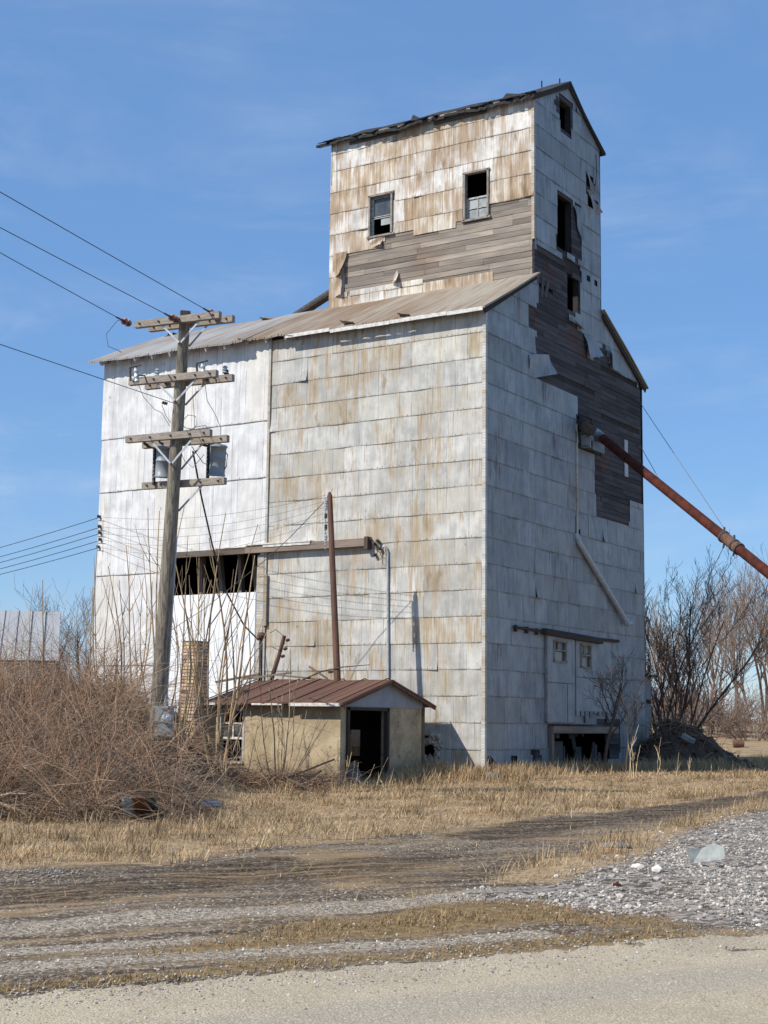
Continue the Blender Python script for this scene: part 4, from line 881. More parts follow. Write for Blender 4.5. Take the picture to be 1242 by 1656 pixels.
mb.box(((x0+x1)/2, yy+.075, 1.4), (.03, .03, .62)); mb.build('sash', M['white_paint'], wn); mb = MB()
for (a, b, c_, d_) in ((x0+.06, -4.1, 1.14, 1.4), (-4.04, x1-.06, 1.16, 1.4), (-4.04, x1-.3, 1.44, 1.68)): mb.box(((a+b)/2, yy+.08, (c_+d_)/2), (b-a, .006, d_-c_))
mb.build_each('pane', M['glass'], wn)
y0, y1 = door[:2]; mb = MB()
for y in (y0+.03, y1-.03): mb.box((SX+.0, y, .86), (.1, .08, 1.86))
mb.box((SX, (y0+y1)/2, 1.755), (.1, y1-y0, .06)); mb.build_each('door_frame', M['beam_dark'], SH)
mb = MB(); mb.box((-1.5, -3.05, .3), (.04, .5, .6), np.array(Matrix.Rotation(.35, 3, 'X')@Matrix.Rotation(-.3, 3, 'Y'))); mb.build('fallen_panel', M['galv_shaded'], SH)
# cream brick chimney standing against the front wall
mb = MB(); cx0, cx1, cy0, cy1, cz = -5.15, -4.75, -4.52, -4.07, 3.19
for T, a0, a1 in ((T_front(cy0), cx0, cx1), (T_side(cx1), cy0, cy1)): holed(mb, (lambda T_: (lambda a, z, o: T_(a, z, o-.012)))(T), a0, a1, -.2, cz, [], .02)
for T, a0, a1 in ((T_front(cy1), cx0, cx1), (T_side(cx0), cy0, cy1)):
    a = np.array([a0, a1, a1, a0]); z = np.array([-.2, -.2, cz, cz]); mb.add(T(a, z, 0*a), np.array([[3, 2, 1, 0]]), (1, 1, 1), np.stack([a, z], 1))
for (xa, xb, ya, yb) in ((cx0, cx1, cy0, cy0+.1), (cx0, cx1, cy1-.1, cy1), (cx0, cx0+.1, cy0+.1, cy1-.1), (cx1-.1, cx1, cy0+.1, cy1-.1)):
    mb.box(((xa+xb)/2, (ya+yb)/2, cz-.01), (xb-xa+.006, yb-ya+.006, .07))
ch = mb.build('chimney', M['mortar'], SH); mb = MB(); R = np.random.default_rng(2); z = -.2
for k in range(45):
    for (face, a0_, a1_) in (('f', cx0, cx1), ('s', cy0, cy1)):
        x = a0_-(.1 if (k+(face == 's')) % 2 else 0)
        while x < a1_-.01:
            xa, xb = max(x, a0_)+.004, min(x+.2, a1_)-.004; x += .2; t_ = R.uniform(.6, 1.2); cl_ = (t_, t_*R.uniform(.9, 1.03), t_*R.uniform(.8, 1.05)); o_ = R.uniform(0, .008)
            if xb-xa < .02 or R.random() < .012: continue
            if face == 'f': mb.box(((xa+xb)/2, cy0+.02-o_, z+.034), (xb-xa, .055, .06), col=cl_)
            else: mb.box((cx1-.02+o_, (xa+xb)/2, z+.034), (.055, xb-xa, .06), col=cl_)
    z += .0753
mb.build('brickwork', M['brick_face'], ch)
# dark strap lying from eave to chimney foot
mb = MB(); mb.bar((-5.3, -4.4, 1.86), (-4.78, -4.56, 1.3), .04, .03); mb.build('stay', M['dark_steel'], SH)
# things on the shed roof
for k, (u0, v0, u1, v1, w_, lab) in enumerate(((395, 1098, 470, 1088, .1, 'long grey plank lying along the shed roof ridge at its left end'), (440, 1091, 532, 1100, .08, 'thin weathered plank on the shed roof ridge left of the dark post'),
        (500, 1078, 530, 1098, .07, 'short dark stick propped steeply on the shed roof ridge beside the dark post'), (350, 1103, 420, 1090, .12, 'dark board lying on the shed roof near the chimney'))):
    p, q = F(u0, v0, -2.3), F(u1, v1, -2.15); mb = MB(); mb.bar(p, q, w_, .04, (.8, 0, random.random())); tag(mb.build('plank', M['beam']), lab, 'plank', 'boards lying on the shed roof')
p = [F(488, 1100, -2.3), F(520, 1086, -2.2), F(552, 1079, -2.25), F(598, 1075, -2.2)]; mb = MB(); mb.tube(p, [.02, .018, .014, .008], 5); tag(mb.build('branch', M['twig_dark']), 'thin bare branch lying across the shed roof behind the dark post', 'branch')

# ================================================================== POLES
def insul(mb, p, ax, s=1.): mb.lathe(p, [(0, .02*s), (.02*s, .05*s), (.05*s, .03*s), (.07*s, .055*s), (.1*s, .03*s), (.12*s, .05*s), (.15*s, .02*s)], ax, 10)
DP = 27.; A3 = np.array([.99, .13, 0.]); A3 /= np.linalg.norm(A3); N3 = np.array([-.13, .99, 0.]); N3 /= np.linalg.norm(N3)
ptop, pbot = D(300, 503, DP), D(251, 1215, DP); ax = (ptop-pbot)/np.linalg.norm(ptop-pbot); pbot2 = pbot-ax*1.2
UPL = thing('utility_pole', 'tall leaning wooden utility pole with four crossarm levels and two grey transformers', 'utility pole', pbot2)
def at_v(v):
    t = (v-503)/(1215-503); return ptop+(pbot-ptop)*t
mb = MB(); ts = np.linspace(0, 1, 9); mb.tube([pbot2+(ptop-pbot2)*t for t in ts], [.165-.068*t for t in ts], 18); mb.build('pole', M['pole'], UPL, smooth=True)
def radius(z): return .165-.068*(z-pbot2[2])/(ptop[2]-pbot2[2])
def arm(v, l, r, back, w=.10, h=.125):
    c = at_v(v); c = c+N3*(back*(radius(c[2])+w*.5-.01)); mb = MB(); mb.bar(c+A3*l, c+A3*r, w, h, (1, 0, .3)); b = mb
    for t in (l+.12, 0., r-.12, l*.45, r*.5): b.lathe(c+A3*t-N3*(w/2), [(0, .022), (.012, .022), (.013, .008), (.05, .008)], -N3, 6, mi=1)
    mb.build('crossarm', [M['arm'], M['dark_steel']], UPL); return c
K = 1/(89*.905)
c1 = arm(520, -78*K, 67*K, -1); c1b = arm(521, -68*K, 76*K, 1); c2 = arm(613.5, -81*K, 69*K, -1); c2b = arm(616, -68*K, 82*K, 1); c3 = arm(707.5, -79*K, 66*K, -1); c3b = arm(713, -66*K, 80*K, 1); c4 = arm(780.5, -62*K, 80*K, 1)
for c, dz, sides, wd in ((c1, .42, (-1, 1), .4), (c1b, .42, (1,), .4), (c2, .42, (-1, 1), .42), (c2b, .42, (1,), .42), (c3, .5, (-1, 1), .45), (c3b, .5, (1,), .45), (c4, .5, (1,), .5)):
    for s_ in sides:
        mb = MB(); e = c-(0, 0, dz); mb.bar(e+A3*.02*s_, c+A3*wd*s_-(0, 0, .06), .012, .035); mb.build('brace', M['steel'], UPL)
# dead-end insulators of the three top conductors
wend = []
wdir = (np.array([-.03, -15.1, 8.8])-D(268, 508, DP)); wdir /= np.linalg.norm(wdir)
for u, v, tx in ((212, 525, 0), (288, 519, 0), (350, 511, 0)):
    a = D(u, v, DP-.12); mb = MB(); e = a+wdir*.12
    for k in range(2): mb.lathe(a+wdir*(.06+.13*k), [(0, .02), (.02, .062), (.06, .068), (.075, .03), (.12, .025)], wdir, 12)
    o = mb.build('strain_insulator', M['brownporc'], UPL); mb = MB(); mb.tube([a, a+wdir*.07], .012, 5); mb.tube([a+wdir*.3, a+wdir*.52], .016, 5); mb.build('clamp', M['dark_steel'], o); wend.append(a+wdir*.45)
# cutouts and pin insulators on the second arm
for u, v in ((222, 607), (330, 600)):
    a = D(u, v, DP-.14); mb = MB(); mb.lathe(a+(0, 0, -.14), [(0, .03), (.03, .05), (.07, .035), (.12, .05), (.17, .035), (.22, .05), (.27, .03), (.3, .03)], (-.15, 0, 1), 12); o = mb.build('cutout', M['porcelain'], UPL)
    mb = MB(); mb.tube([a+(-.1, -.06, -.1), a+(-.13, -.06, .14)], .02, 6); mb.tube([a+(-.13, -.05, .15), a+(.08, 0, .18)], .014, 5); mb.tube([a+(.02, 0, .0), a+(.16, .02, -.02), a+(.2, .05, -.16)], .016, 6); mb.build('bracket', M['dark_steel'], o)
for u, v, mt in ((254, 605, 'porcelain'), (364, 600, 'porcelain'), (366, 606, 'dark_steel')):
    mb = MB(); insul(mb, D(u, v, DP+.12)-(0, 0, .05), (0, 0, 1), 1.); mb.build('pin_insulator', M[mt], UPL)
# transformers
for u, v in ((264, 748), (351, 745)):
    c = D(u, v, DP+.3 if u < 300 else DP+.22); mb = MB(); mb.lathe(c-(0, 0, .29), [(0, .0), (0, .14), (.012, .158), (.035, .158), (.04, .146), (.30, .146), (.305, .152), (.325, .152), (.33, .146), (.52, .146), (.525, .165), (.56, .165), (.585, .12), (.60, .0)], ax, 22); o = mb.build('transformer', M['can'], UPL)
    for f in o.data.polygons: f.use_smooth = abs(f.normal.z) < .5
    mb = MB(); h = c-A3*.16-N3*.05; mb.bar(h-(0, 0, .42), h+(0, 0, .3), .05, .04, up=(1, 0, 0)); mb.tube([h+(0, 0, .27), h+(-.1, -.05, .3), h+(-.16, -.12, .36), h+(-.05, -.2, .4)], .025, 6); mb.tube([h+(0, 0, .3), h+(.14, 0, .34), h+(.16, -.1, .4)], .02, 6)
    for k in range(9): mb.lathe(h-N3*.027+(0, 0, .25-.075*k), [(0, .011), (.006, .011)], -N3, 6, mi=1)
    mb.build('hanger', [M['dark_steel'], M['steel']], o)
    mb = MB(); insul(mb, c+(.05, -.03, .3), (0, .2, 1), .8); mb.build('bushing', M['porcelain'], o)
    mb = MB(); mb.tube([c+A3*.13+(0, 0, .2), c+A3*.22+(0, 0, .1), c+A3*.2+(0, 0, -.12), c+A3*.14+(0, 0, -.2)], .01, 5); mb.build('lead_wire', M['wire'], o)
mb = MB(); cu = lambda *p: mb.tube([D(u, v, DP-.05) for u, v in p], .007, 4)
cu((224, 622), (232, 642), (250, 662), (262, 668), (275, 690)); cu((262, 655), (268, 672), (276, 684)); cu((332, 622), (335, 648), (348, 670), (357, 692), (357, 705)); cu((297, 600), (302, 560), (300, 530)); cu((312, 640), (314, 670), (315, 700))
cu((298, 678), (304, 671), (316, 673), (319, 686), (312, 694), (300, 692), (296, 688)); cu((296, 700), (318, 690), (332, 688), (342, 702)); cu((290, 724), (298, 745), (312, 756), (330, 735)); cu((310, 722), (328, 748), (336, 752)); cu((205, 520), (190, 518), (172, 540), (175, 560), (190, 566), (197, 570))
mb.build_each('lead_wire', M['wire_grey'], UPL)
mb = MB(); mb.tube([at_v(v)+RT*(radius(at_v(v)[2])+.012)-N3*.03 for v in (870, 960, 1050, 1150)], .018, 7); mb.build('conduit', M['steel'], UPL)
mb = MB(); c = D(266, 1168, DP-.15); mb.box(c, (.32, .2, .5), np.stack([RT*[1, 1, 0], FW*[1, 1, 0]/np.linalg.norm(FW[:2]), [0, 0, 1]], 1)); mb.box(c+(0, 0, .27), (.36, .26, .04)); mbx = mb.build('meter_box', M['box'], UPL)
mb = MB(); fd = -FW*[1, 1, 0]; mb.lathe(c+fd*.1+RT*.05+(0, 0, .06), [(0, .085), (.05, .085), (.1, .06), (.12, .0)], fd, 16); mb.build('meter', M['pane'], mbx, smooth=True)
mb = MB(); mb.tube([c+(0, 0, .25), c+(0, 0, .5), at_v(1130)+RT*.17], .025, 7); mb.build('conduit', M['steel'], UPL)
# --- conductors
def sagline(p, q, sag, n=24):
    t = np.linspace(0, 1, n)[:, None]; L = p+(q-p)*t; L[:, 2] -= (4*sag*t*(1-t))[:, 0]; return L
def wire(p, q, sag, label, r=.007, group=None, mat='wire', cat='wire', name='overhead_wire'):
    mb = MB(); mb.tube(sagline(np.asarray(p, float), np.asarray(q, float), sag), r, 5); return tag(mb.build(name, M[mat]), label, cat, group)
g_ = 'conductors running from the utility pole towards the upper left'
for e, (u, v), nm in zip(wend, ((0, 402), (0, 361), (0, 303)), ('lowest', 'middle', 'uppermost')):
    r = ray(u, v); t = (8.95-CAM[2])/r[2]; f = CAM+r*t; wire(e, e+(f-e)*8, .15, f'{nm} of the three thin wires running from the top crossarm to the upper left', group=g_)
e = at_v(655)-N3*.14; f = D(0, 550, np.dot(D(0, 361, 25)-CAM, FW)*.88); mb = MB(); insul(mb, D(271, 653, DP-.1), (-.7, -.6, .2), .7); mb.build('strain_insulator', M['dark_steel'], UPL)
r = ray(0, 550); f = CAM+r*((7.3-CAM[2])/r[2]); wire(e, e+(f-e)*8, .15, 'single wire running left from the pole shaft between the second and third crossarms', group=g_)
# old line along the front wall: left reach and reach to the dark post
PT = np.array([-2.87, -2.15, 6.7]); vdir = np.array([-.974, .225, 0])
left = [(163, 836, 872), (164, 852, 888), (164.5, 862, 896), (165, 873, 906), (162, 885, 911)]; nms = ['topmost', 'second from the top', 'middle', 'second from the bottom', 'bottom']
for k, (u, v, v2) in enumerate(left):
    a = F(u, v, -.16); s_ = (1.47-a[2])/70.; wire(a, a+vdir*40+(0, 0, (-.3 if k < 4 else -.1)), .9, f'{nms[k]} of the five wires leaving the white wall\'s left edge', .010, 'wires beyond the left edge of the elevator')
    b = PT+(-.1, 0, -.04-.17*k*.8); wire(a, b, .25+.05*k, f'{nms[k]} of the thin wires strung across the sheet front', .0045, 'wires across the elevator front', 'wire_grey')
mb = MB(); mb.tube([D(312, 730, DP), D(325, 800, DP+.8), D(343, 880, DP+2), D(362, 950, DP+3), D(395, 1012, DP+4), D(418, 1035, 31.2)], .017, 7); tag(mb.build('service_cable', M['wire']), 'thick black cable hanging from the transformers down to the pipe mast', 'cable')
mb = MB(); mb.tube([PT+(-.1, 0, -.15), F(470, 868, -2.2), F(430, 905, -2.3), F(380, 945, -2.6), F(330, 985, -3), F(290, 1010, -3.4), F(262, 1030, -3.9)], .008, 6); tag(mb.build('service_cable', M['wire']), 'slack grey-black cable sagging left from the top of the dark post', 'cable')
# --- dark post through the shed roof
RP = thing('creosoted_post', 'slim dark red-brown wooden post rising through the shed roof against the sheet wall', 'post', (-2.55, -2.15, .1))
mb = MB(); pb, pt = F(546, 1110, -2.15), F(533, 796, -2.15); dd = (pt-pb); mb.tube([pb-dd*.55, pb, pb+dd*.5, pt-dd*.02, pt], [.085, .08, .07, .062, .03], 12); mb.build('shaft', M['rustpole'], RP)
for k, (v, mt) in enumerate(((814, 'porcelain'), (822, 'porcelain'), (835, 'dark_steel'), (853, 'dark_steel'), (870, 'porcelain'))):
    mb = MB(); insul(mb, F(527, v, -2.2)-(0, 0, .05), (0, 0, 1), .8); mb.build('insulator', M[mt], RP)
mb = MB(); mb.bar(F(525, 806, -2.2), F(526, 880, -2.2), .02, .03); mb.tube([F(533, 806, -2.15), F(524, 812, -2.2)], .012, 5); mb.tube([F(524, 848, -2.2), F(533, 850, -2.15)], .012, 5); mb.tube([F(533, 800, -2.15), F(538, 790, -2.15)], .008, 4)
for k in range(7): mb.lathe(F(526, 858+5*k, -2.2), [(0, .02), (.02, .03), (.03, .015)], (0, 0, 1), 7)
mb.build('insulator_rack', M['steel'], RP)
# short leaning post and pipe mast behind the shed ridge
t = thing('leaning_post', 'short dark post leaning right with black insulators, behind the shed roof', 'post', F(440, 1110, -1.7)); mb = MB(); mb.tube([F(436, 1108, -1.7), F(450, 1064, -1.7), F(460, 1028, -1.7)], [.055, .05, .045], 9); mb.build('shaft', M['rustpole'], t)
for u, v in ((463, 1036), (459, 1050), (455, 1062)): mb = MB(); insul(mb, F(u, v, -1.75), (.9, -.2, .2), .75); mb.build('insulator', M['dark_steel'], t)
mb = MB(); mb.tube([F(436, 1024, -1.75), F(446, 1018, -1.75), F(456, 1026, -1.75), F(461, 1040, -1.75), F(452, 1052, -1.75), F(440, 1046, -1.75)], .008, 4); mb.build('lead_wire', M['wire'], t)
t = thing('pipe_mast', 'rusty pipe mast with a hooded weatherhead, left of the short leaning post', 'mast', F(421, 1110, -2)); mb = MB(); mb.tube([F(421, 1110, -2), F(422, 1032, -2)], .045, 9); mb.build('pipe', M['dark_steel'], t)
mb = MB(); mb.lathe(F(422, 1034, -2), [(0, .06), (.06, .1), (.12, .1), (.17, .05), (.18, 0)], (.25, -.2, 1), 12); mb.build('weatherhead', M['rustpole'], t)

# ================================================================== AUGER PIPE
AG = thing('auger_pipe', 'long rusty red grain pipe slanting down from the gable to the right against the sky', 'grain pipe', (5.9, 2.2, .3))
a0 = np.array([.1, 5.95, 9.27]); a1 = D(1242, 926, 33); ad = (a1-a0)/np.linalg.norm(a1-a0); Ltot = np.linalg.norm(a1-a0); tend = (a0[2]-.4)/-ad[2]; r0 = .119
mb = MB(); mb.tube([a0+ad*t for t in np.linspace(0, tend, 12)], r0, 20); mb.build('pipe', M['auger'], AG, smooth=True)
mb = MB(); mb.tube([a0+ad*.12, a0+ad*.5], r0+.010, 18); mb.build('sleeve', M['steel'], AG, smooth=True)
tc = Ltot*.79; mb = MB(); mb.tube([a0+ad*(tc-.1), a0+ad*(tc+.55)], r0+.012, 18); mb.build('sleeve', M['rustpole'], AG, smooth=True)
mb = MB(); p = a0+ad*(tc-.05)
for t_, s_ in ((0, 1), (.42, 1)): mb.tube([p+ad*t_, p+ad*t_+np.array([0, 0, .24])], .025, 6); mb.tube([p+ad*t_+(0, 0, -.1), p+ad*t_+np.array([-.03, -.02, -.25])], .025, 6)
for t_ in (-.03, .42, .6): mb.tube([p+ad*t_-ad*.03, p+ad*t_+ad*.03], r0+.03, 16)
mb.build('clamp', M['dark_steel'], AG)
wire((0, WM-.05, 10.75), p+(0, 0, .2), .0, 'thin stay cable from the far roof corner down to the clamp on the red pipe', .009, mat='wire_grey', cat='cable', name='stay_cable')
wire((0, WM-.1, 9.5), a0+ad*Ltot*.42+(0, 0, .13), .0, 'short stay cable from the gable edge to the upper part of the red pipe', .009, mat='wire_grey', cat='cable', name='stay_cable')
q = p+np.array([-.03, -.02, -.25]); wire(q, D(1140, 945, 36), .0, 'loose wire hanging below the clamp on the red pipe', .009, mat='wire_grey', cat='cable', name='stay_cable')
# ================================================================== PLANTS
def unit(v): return v/(np.linalg.norm(v)+1e-9)
def branches(R, p0, d0, L, r, maxlev, nch, ang, up, lf=(.5, .75), t0=.25, wob=.12, K=6, taper=.35):
    out = [[] for _ in range(maxlev+1)]; st = [(np.asarray(p0, float), unit(np.asarray(d0, float)), L, r, 0)]
    while st:
        p, d, l, r_, lv = st.pop(); pts = [p]; dd = d
        for k in range(K-1):
            dd = unit(dd+R.normal(0, wob, 3)+np.array([0, 0, up*(.5 if lv == 0 else 1)])); pts.append(pts[-1]+dd*l/(K-1))
        rad = r_*np.linspace(1, taper, K); out[lv].append((np.array(pts), rad))
        if lv < maxlev:
            n = nch[lv]
            for j in range(n):
                t = t0+(1-t0)*(j+R.random())/n; i = min(int(t*(K-1)), K-2); f = t*(K-1)-i; q = pts[i]*(1-f)+pts[i+1]*f; ax = unit(pts[i+1]-pts[i])
                pe = unit(np.cross(ax, R.normal(0, 1, 3))); a = R.uniform(*ang[lv]); nd = unit(ax*math.cos(a)+pe*math.sin(a))
                st.append((q, nd, l*R.uniform(*lf)*(1-.35*t if lv == 0 else 1), max(r_*(1-t*(1-taper))*.62, .004), lv+1))
    return out
def tubes_from(mb, lst, sides, R, lo=.75, hi=1.15, rmin=0):
    if not lst: return
    P = np.array([a for a, _ in lst]); Rr = np.maximum(np.array([b for _, b in lst]), rmin); mb.tubes(P, Rr, sides, R.uniform(lo, hi, (len(lst), 1))*np.ones((1, 3)), cap=False)
def tree(name, label, cat, base, heights, trunk_r, seed, mt, mc, lean=None, nch=(9, 6, 4), ang=((.4, .9), (.4, .9), (.4, .9)), up=.1, stems=1, spread=.0, rmin=.006, group=None, maxlev=3, t0=.3, lf=(.45, .7)):
    R = np.random.default_rng(seed); t = thing(name, label, cat, base, group); tr, cr = MB(), MB()
    for s_ in range(stems):
        a = R.uniform(0, 6.28); d = np.array([math.cos(a)*spread*R.uniform(.4, 1), math.sin(a)*spread*R.uniform(.4, 1), 1.])+(np.asarray(lean) if lean is not None else 0)
        b = branches(R, np.asarray(base)-np.array([0, 0, .2])+np.array([math.cos(a), math.sin(a), 0])*spread*.4, d, heights*R.uniform(.8, 1), trunk_r*R.uniform(.7, 1), maxlev, nch, ang, up, t0=t0, lf=lf)
        tubes_from(tr, b[0], 8, R); tubes_from(cr, b[1], 5, R)
        for lv in b[2:]: tubes_from(cr, lv, 3, R, rmin=rmin)
    tr.build('trunk', mt, t, smooth=True); cr.build('crown', mc, t); return t
# bushy many-stemmed tree at the far right corner of the elevator
b = stand(1078, 43.5); tree('bare_tree', 'dark bushy many-stemmed bare tree beside the far right corner of the elevator', 'tree', b, 5.2, .048, 3, M['twig_dark'], M['twig_red'], nch=(9, 6, 6), ang=((.25, .6), (.3, .75), (.3, .85)), up=.11, stems=8, spread=.33, rmin=.005, t0=.12, lf=(.3, .55), lean=tuple(-RT*.03))
far = [(1107, 62, 6.4, .17, 'bare tree with one stout pale trunk, behind the soil heap', 1, .0), (1140, 74, 7.0, .11, 'bare tree forking low just right of the stout pale trunk', 2, .16), (1166, 78, 8.2, .12, 'tall bare two-stemmed tree in the middle of the row on the right', 2, .12),
       (1188, 84, 8.4, .13, 'bare tree with wavy dark stems left of the gap in the row', 2, .1), (1216, 70, 6.6, .11, 'leaning bare tree right of the gap in the row', 1, .0), (1234, 80, 9.4, .13, 'bare tree with reddish upright crown at the right edge of the photo', 2, .1),
       (1256, 76, 9.0, .12, 'bare tree half cut off by the right edge of the photo', 2, .1), (1080, 86, 7.4, .12, 'pale thin bare tree partly hidden behind the dark bushy tree', 2, .12)]
for k, (u, d, h, r, lab, st_, sp) in enumerate(far):
    tree('bare_tree', lab, 'tree', stand(u, d), h*.66, r*.85, 40+k, M['twig_far'], M['twig_far'], nch=(9, 6, 4), ang=((.2, .65), (.25, .7), (.3, .8)), up=.13, stems=st_, spread=sp, rmin=.008, lean=((.0, 0, 0) if k != 4 else (-.25, -.1, 0)), group='row of bare trees beyond the right side')
for k, (u, d, h, lab) in enumerate(((1150, 66, 2.2, 'low tangled brown thicket below the row of bare trees'), (1212, 62, 2.0, 'low brown thicket with fallen stems at the right edge'), (1098, 74, 2.2, 'faint low thicket behind the stout pale trunk'))):
    tree('thicket', lab, 'shrub', stand(u, d), h, .03, 70+k, M['twig_far'], M['twig_far'], nch=(6, 4), ang=((.3, 1.), (.4, 1.)), up=.03, stems=34, spread=1.5, rmin=.009, maxlev=2, t0=.15, group='thickets under the bare trees')
# left background bush and tree
tree('bare_tree', 'grey spreading bare bush-tree between the grey metal shed and the white wall', 'tree', stand(132, 74), 4.6, .08, 91, M['twig_grey'], M['twig_grey'], nch=(7, 5, 5), ang=((.3, .8), (.3, .8), (.4, .9)), up=.06, stems=6, spread=.6, rmin=.006, t0=.15, lf=(.5, .75))
# two saplings in front of the shaded gable
for (u, d, h, sd_, lab) in ((1013, 36.2, 2.5, 5, 'slim bare young tree with a forked top in front of the shaded gable'), (977, 36.4, 2.7, 6, 'thin twiggy young tree left of the forked one, before the loading hole')):
    tree('young_tree', lab, 'tree', stand(u, d), h, .055, sd_, M['twig_dark'], M['twig_dark'], nch=(9, 5, 4), ang=((.4, .9), (.4, .9), (.4, 1.)), up=.07, rmin=.004, t0=.42, lf=(.35, .6))
# tall tan shoots
def shoots(name, label, cat, stems, d, seed, mat='stem', r=.017, twigs=4, group=None, below=.25, bend=.12):
    "stems: (u base, v base or None for the ground, u top, v top)"
    R = np.random.default_rng(seed); mb = MB(); base = stand(stems[0][0], d)
    for (ub, vb, ut, vt) in stems:
        dd = d+R.uniform(-.35, .35); p = stand(ub, dd) if vb is None else D(ub, vb, dd); q = D(ut, vt, dd+R.uniform(-.2, .2)); p = p-np.array([0, 0, below*.3])
        K = 9; t = np.linspace(0, 1, K)[:, None]; L = np.linalg.norm(q-p); off = R.normal(0, bend, 3)*L*.35; off[2] = 0
        pts = p+(q-p)*t+off*np.sin(t*math.pi)*(1-t*.4)+np.cumsum(R.normal(0, .012, (K, 3)), 0)*t*(1-t)*3; c = np.full(3, R.uniform(.75, 1.25))*(1, R.uniform(.92, 1.02), R.uniform(.85, 1.))
        mb.tube(pts, r*1.2*R.uniform(.7, 1.1)*np.linspace(1, .32, K)*min(1.3, .55+L*.18), 5, c)
        for k in range(twigs):
            if R.random() < .3: continue
            f = R.uniform(.35, .9); i = int(f*(K-1)); s_ = R.choice([-1, 1]); l = L*R.uniform(.1, .28); a = unit(pts[min(i+1, K-1)]-pts[i]); dr = unit(a+RT*s_*R.uniform(.25, .6)+FW*R.uniform(-.4, .4)); e1 = pts[i]+dr*l*.5; mb.tube([pts[i], e1, e1+unit(dr+np.array([0, 0, .7]))*l*.5], [r*.45, r*.35, r*.2], 4, c)
    return tag(mb.build(name, M[mat], loc=base), label, cat, group)
G1 = 'tall bare shoots growing out of the brush'
shoots('sapling', 'pair of tall bare shoots against the sky and the grey metal shed', 'sapling', [(60, None, 53, 950), (75, None, 69, 938), (62, None, 80, 1010)], 29, 1, group=G1)
shoots('sapling', 'thin shoots at the far left edge before the grey metal shed', 'sapling', [(15, None, 2, 1010), (22, None, 17, 985), (35, None, 28, 1030), (40, None, 42, 1000)], 28.5, 2, group=G1, r=.013)
shoots('sapling', 'shoots rising along the left edge of the white wall', 'sapling', [(168, None, 152, 900), (172, None, 158, 880), (180, None, 165, 935), (160, None, 150, 950), (175, None, 178, 945)], 30, 3, group=G1)
shoots('sapling', 'tall shoots on the white wall left of the utility pole', 'sapling', [(195, None, 175, 915), (205, None, 193, 938), (222, None, 204, 882), (215, None, 231, 892), (228, None, 214, 975), (212, None, 246, 940), (198, None, 199, 990)], 30, 4, group=G1)
shoots('sapling', 'tall curved shoots crossing in front of the utility pole', 'sapling', [(262, None, 239, 822), (266, None, 258, 826), (270, None, 252, 900), (258, None, 231, 940)], 28.6, 5, group=G1, bend=.2)
shoots('sapling', 'tall shoots just right of the utility pole over the dark opening', 'sapling', [(290, None, 298, 819), (294, None, 304, 866), (288, None, 283, 920), (300, None, 318, 900), (298, None, 275, 870), (306, None, 330, 935)], 29, 6, group=G1)
shoots('sapling', 'dense clump of tall tan shoots right of the brick chimney', 'sapling', [(352, None, 365, 829), (356, None, 338, 870), (360, None, 385, 905), (350, None, 322, 900), (364, None, 412, 898), (366, None, 398, 955), (348, None, 306, 930), (358, None, 352, 935), (368, None, 425, 1000), (354, None, 300, 985), (362, None, 372, 985), (346, None, 290, 1010)], 29.5, 7, group=G1, r=.02, twigs=5, bend=.16)
shoots('sapling', 'lone shoot leaning right past the dark opening', 'sapling', [(372, None, 417, 848), (374, None, 408, 930)], 29.3, 8, group=G1, bend=.2)
shoots('sapling', 'clump of shoots before the tan shed wall, reaching above its roof', 'sapling', [(452, None, 420, 1062), (455, None, 428, 1045), (456, None, 438, 1085), (460, None, 458, 1072), (464, None, 478, 1110), (466, None, 496, 1148), (468, None, 519, 1152), (450, None, 405, 1150), (470, None, 530, 1165), (462, None, 470, 1040), (458, None, 448, 1130)], 29.8, 9, group=G1, r=.015, bend=.16)
shoots('sapling', 'few thin shoots before the shed window', 'sapling', [(385, None, 380, 1120), (388, None, 396, 1090), (392, None, 372, 1150), (400, None, 420, 1165)], 30, 10, group=G1, r=.011)
shoots('sapling', 'shoots growing behind the shed roof left of the dark post', 'sapling', [(480, 1105, 482, 1040), (500, 1105, 506, 1058), (467, 1105, 470, 1035), (560, 1100, 568, 1030), (556, 1100, 555, 1045)], 33.5, 12, group=G1, r=.01, twigs=2)
shoots('weed_stalk', 'pale dry stalks standing at the shed doorway', 'weed', [(558, None, 562, 1222), (563, None, 569, 1216), (572, None, 574, 1230), (578, None, 579, 1232), (590, None, 606, 1236), (612, None, 628, 1224), (630, None, 637, 1243), (552, None, 550, 1225), (606, None, 603, 1262), (626, None, 614, 1258)], 30.6, 13, 'tall', r=.014, twigs=1)
shoots('weed_stalk', 'tall pale weed stalk with a tuft at its tip before the gable', 'weed', [(1022, None, 1033, 1172), (1018, None, 1024, 1190), (1024, None, 1020, 1200), (1026, None, 1036, 1205)], 33.6, 14, 'tall', r=.014, twigs=3)
shoots('weed_stalk', 'thin pale weed stalks before the soil heap', 'weed', [(1064, None, 1069, 1192), (1092, None, 1098, 1217), (1060, None, 1058, 1205), (1110, None, 1116, 1225)], 34.0, 15, 'tall', r=.012, twigs=2)
shoots('weed_stalk', 'thin dark bare stalks beside the coarse gravel near the road', 'weed', [(988, None, 940, 1462), (992, None, 965, 1455), (970, None, 932, 1480), (985, None, 1000, 1475), (935, None, 931, 1482), (1078, None, 1046, 1466), (1010, None, 985, 1478), (1000, None, 950, 1490)], 11.9, 16, 'brush', r=.006, twigs=2, below=.02)
shoots('weed_stalk', 'small pair of dry stalks on the verge left of the road bend', 'weed', [(531, None, 526, 1558), (538, None, 529, 1562), (536, None, 540, 1566)], 10.4, 17, 'tall', r=.004, twigs=0, below=.02)
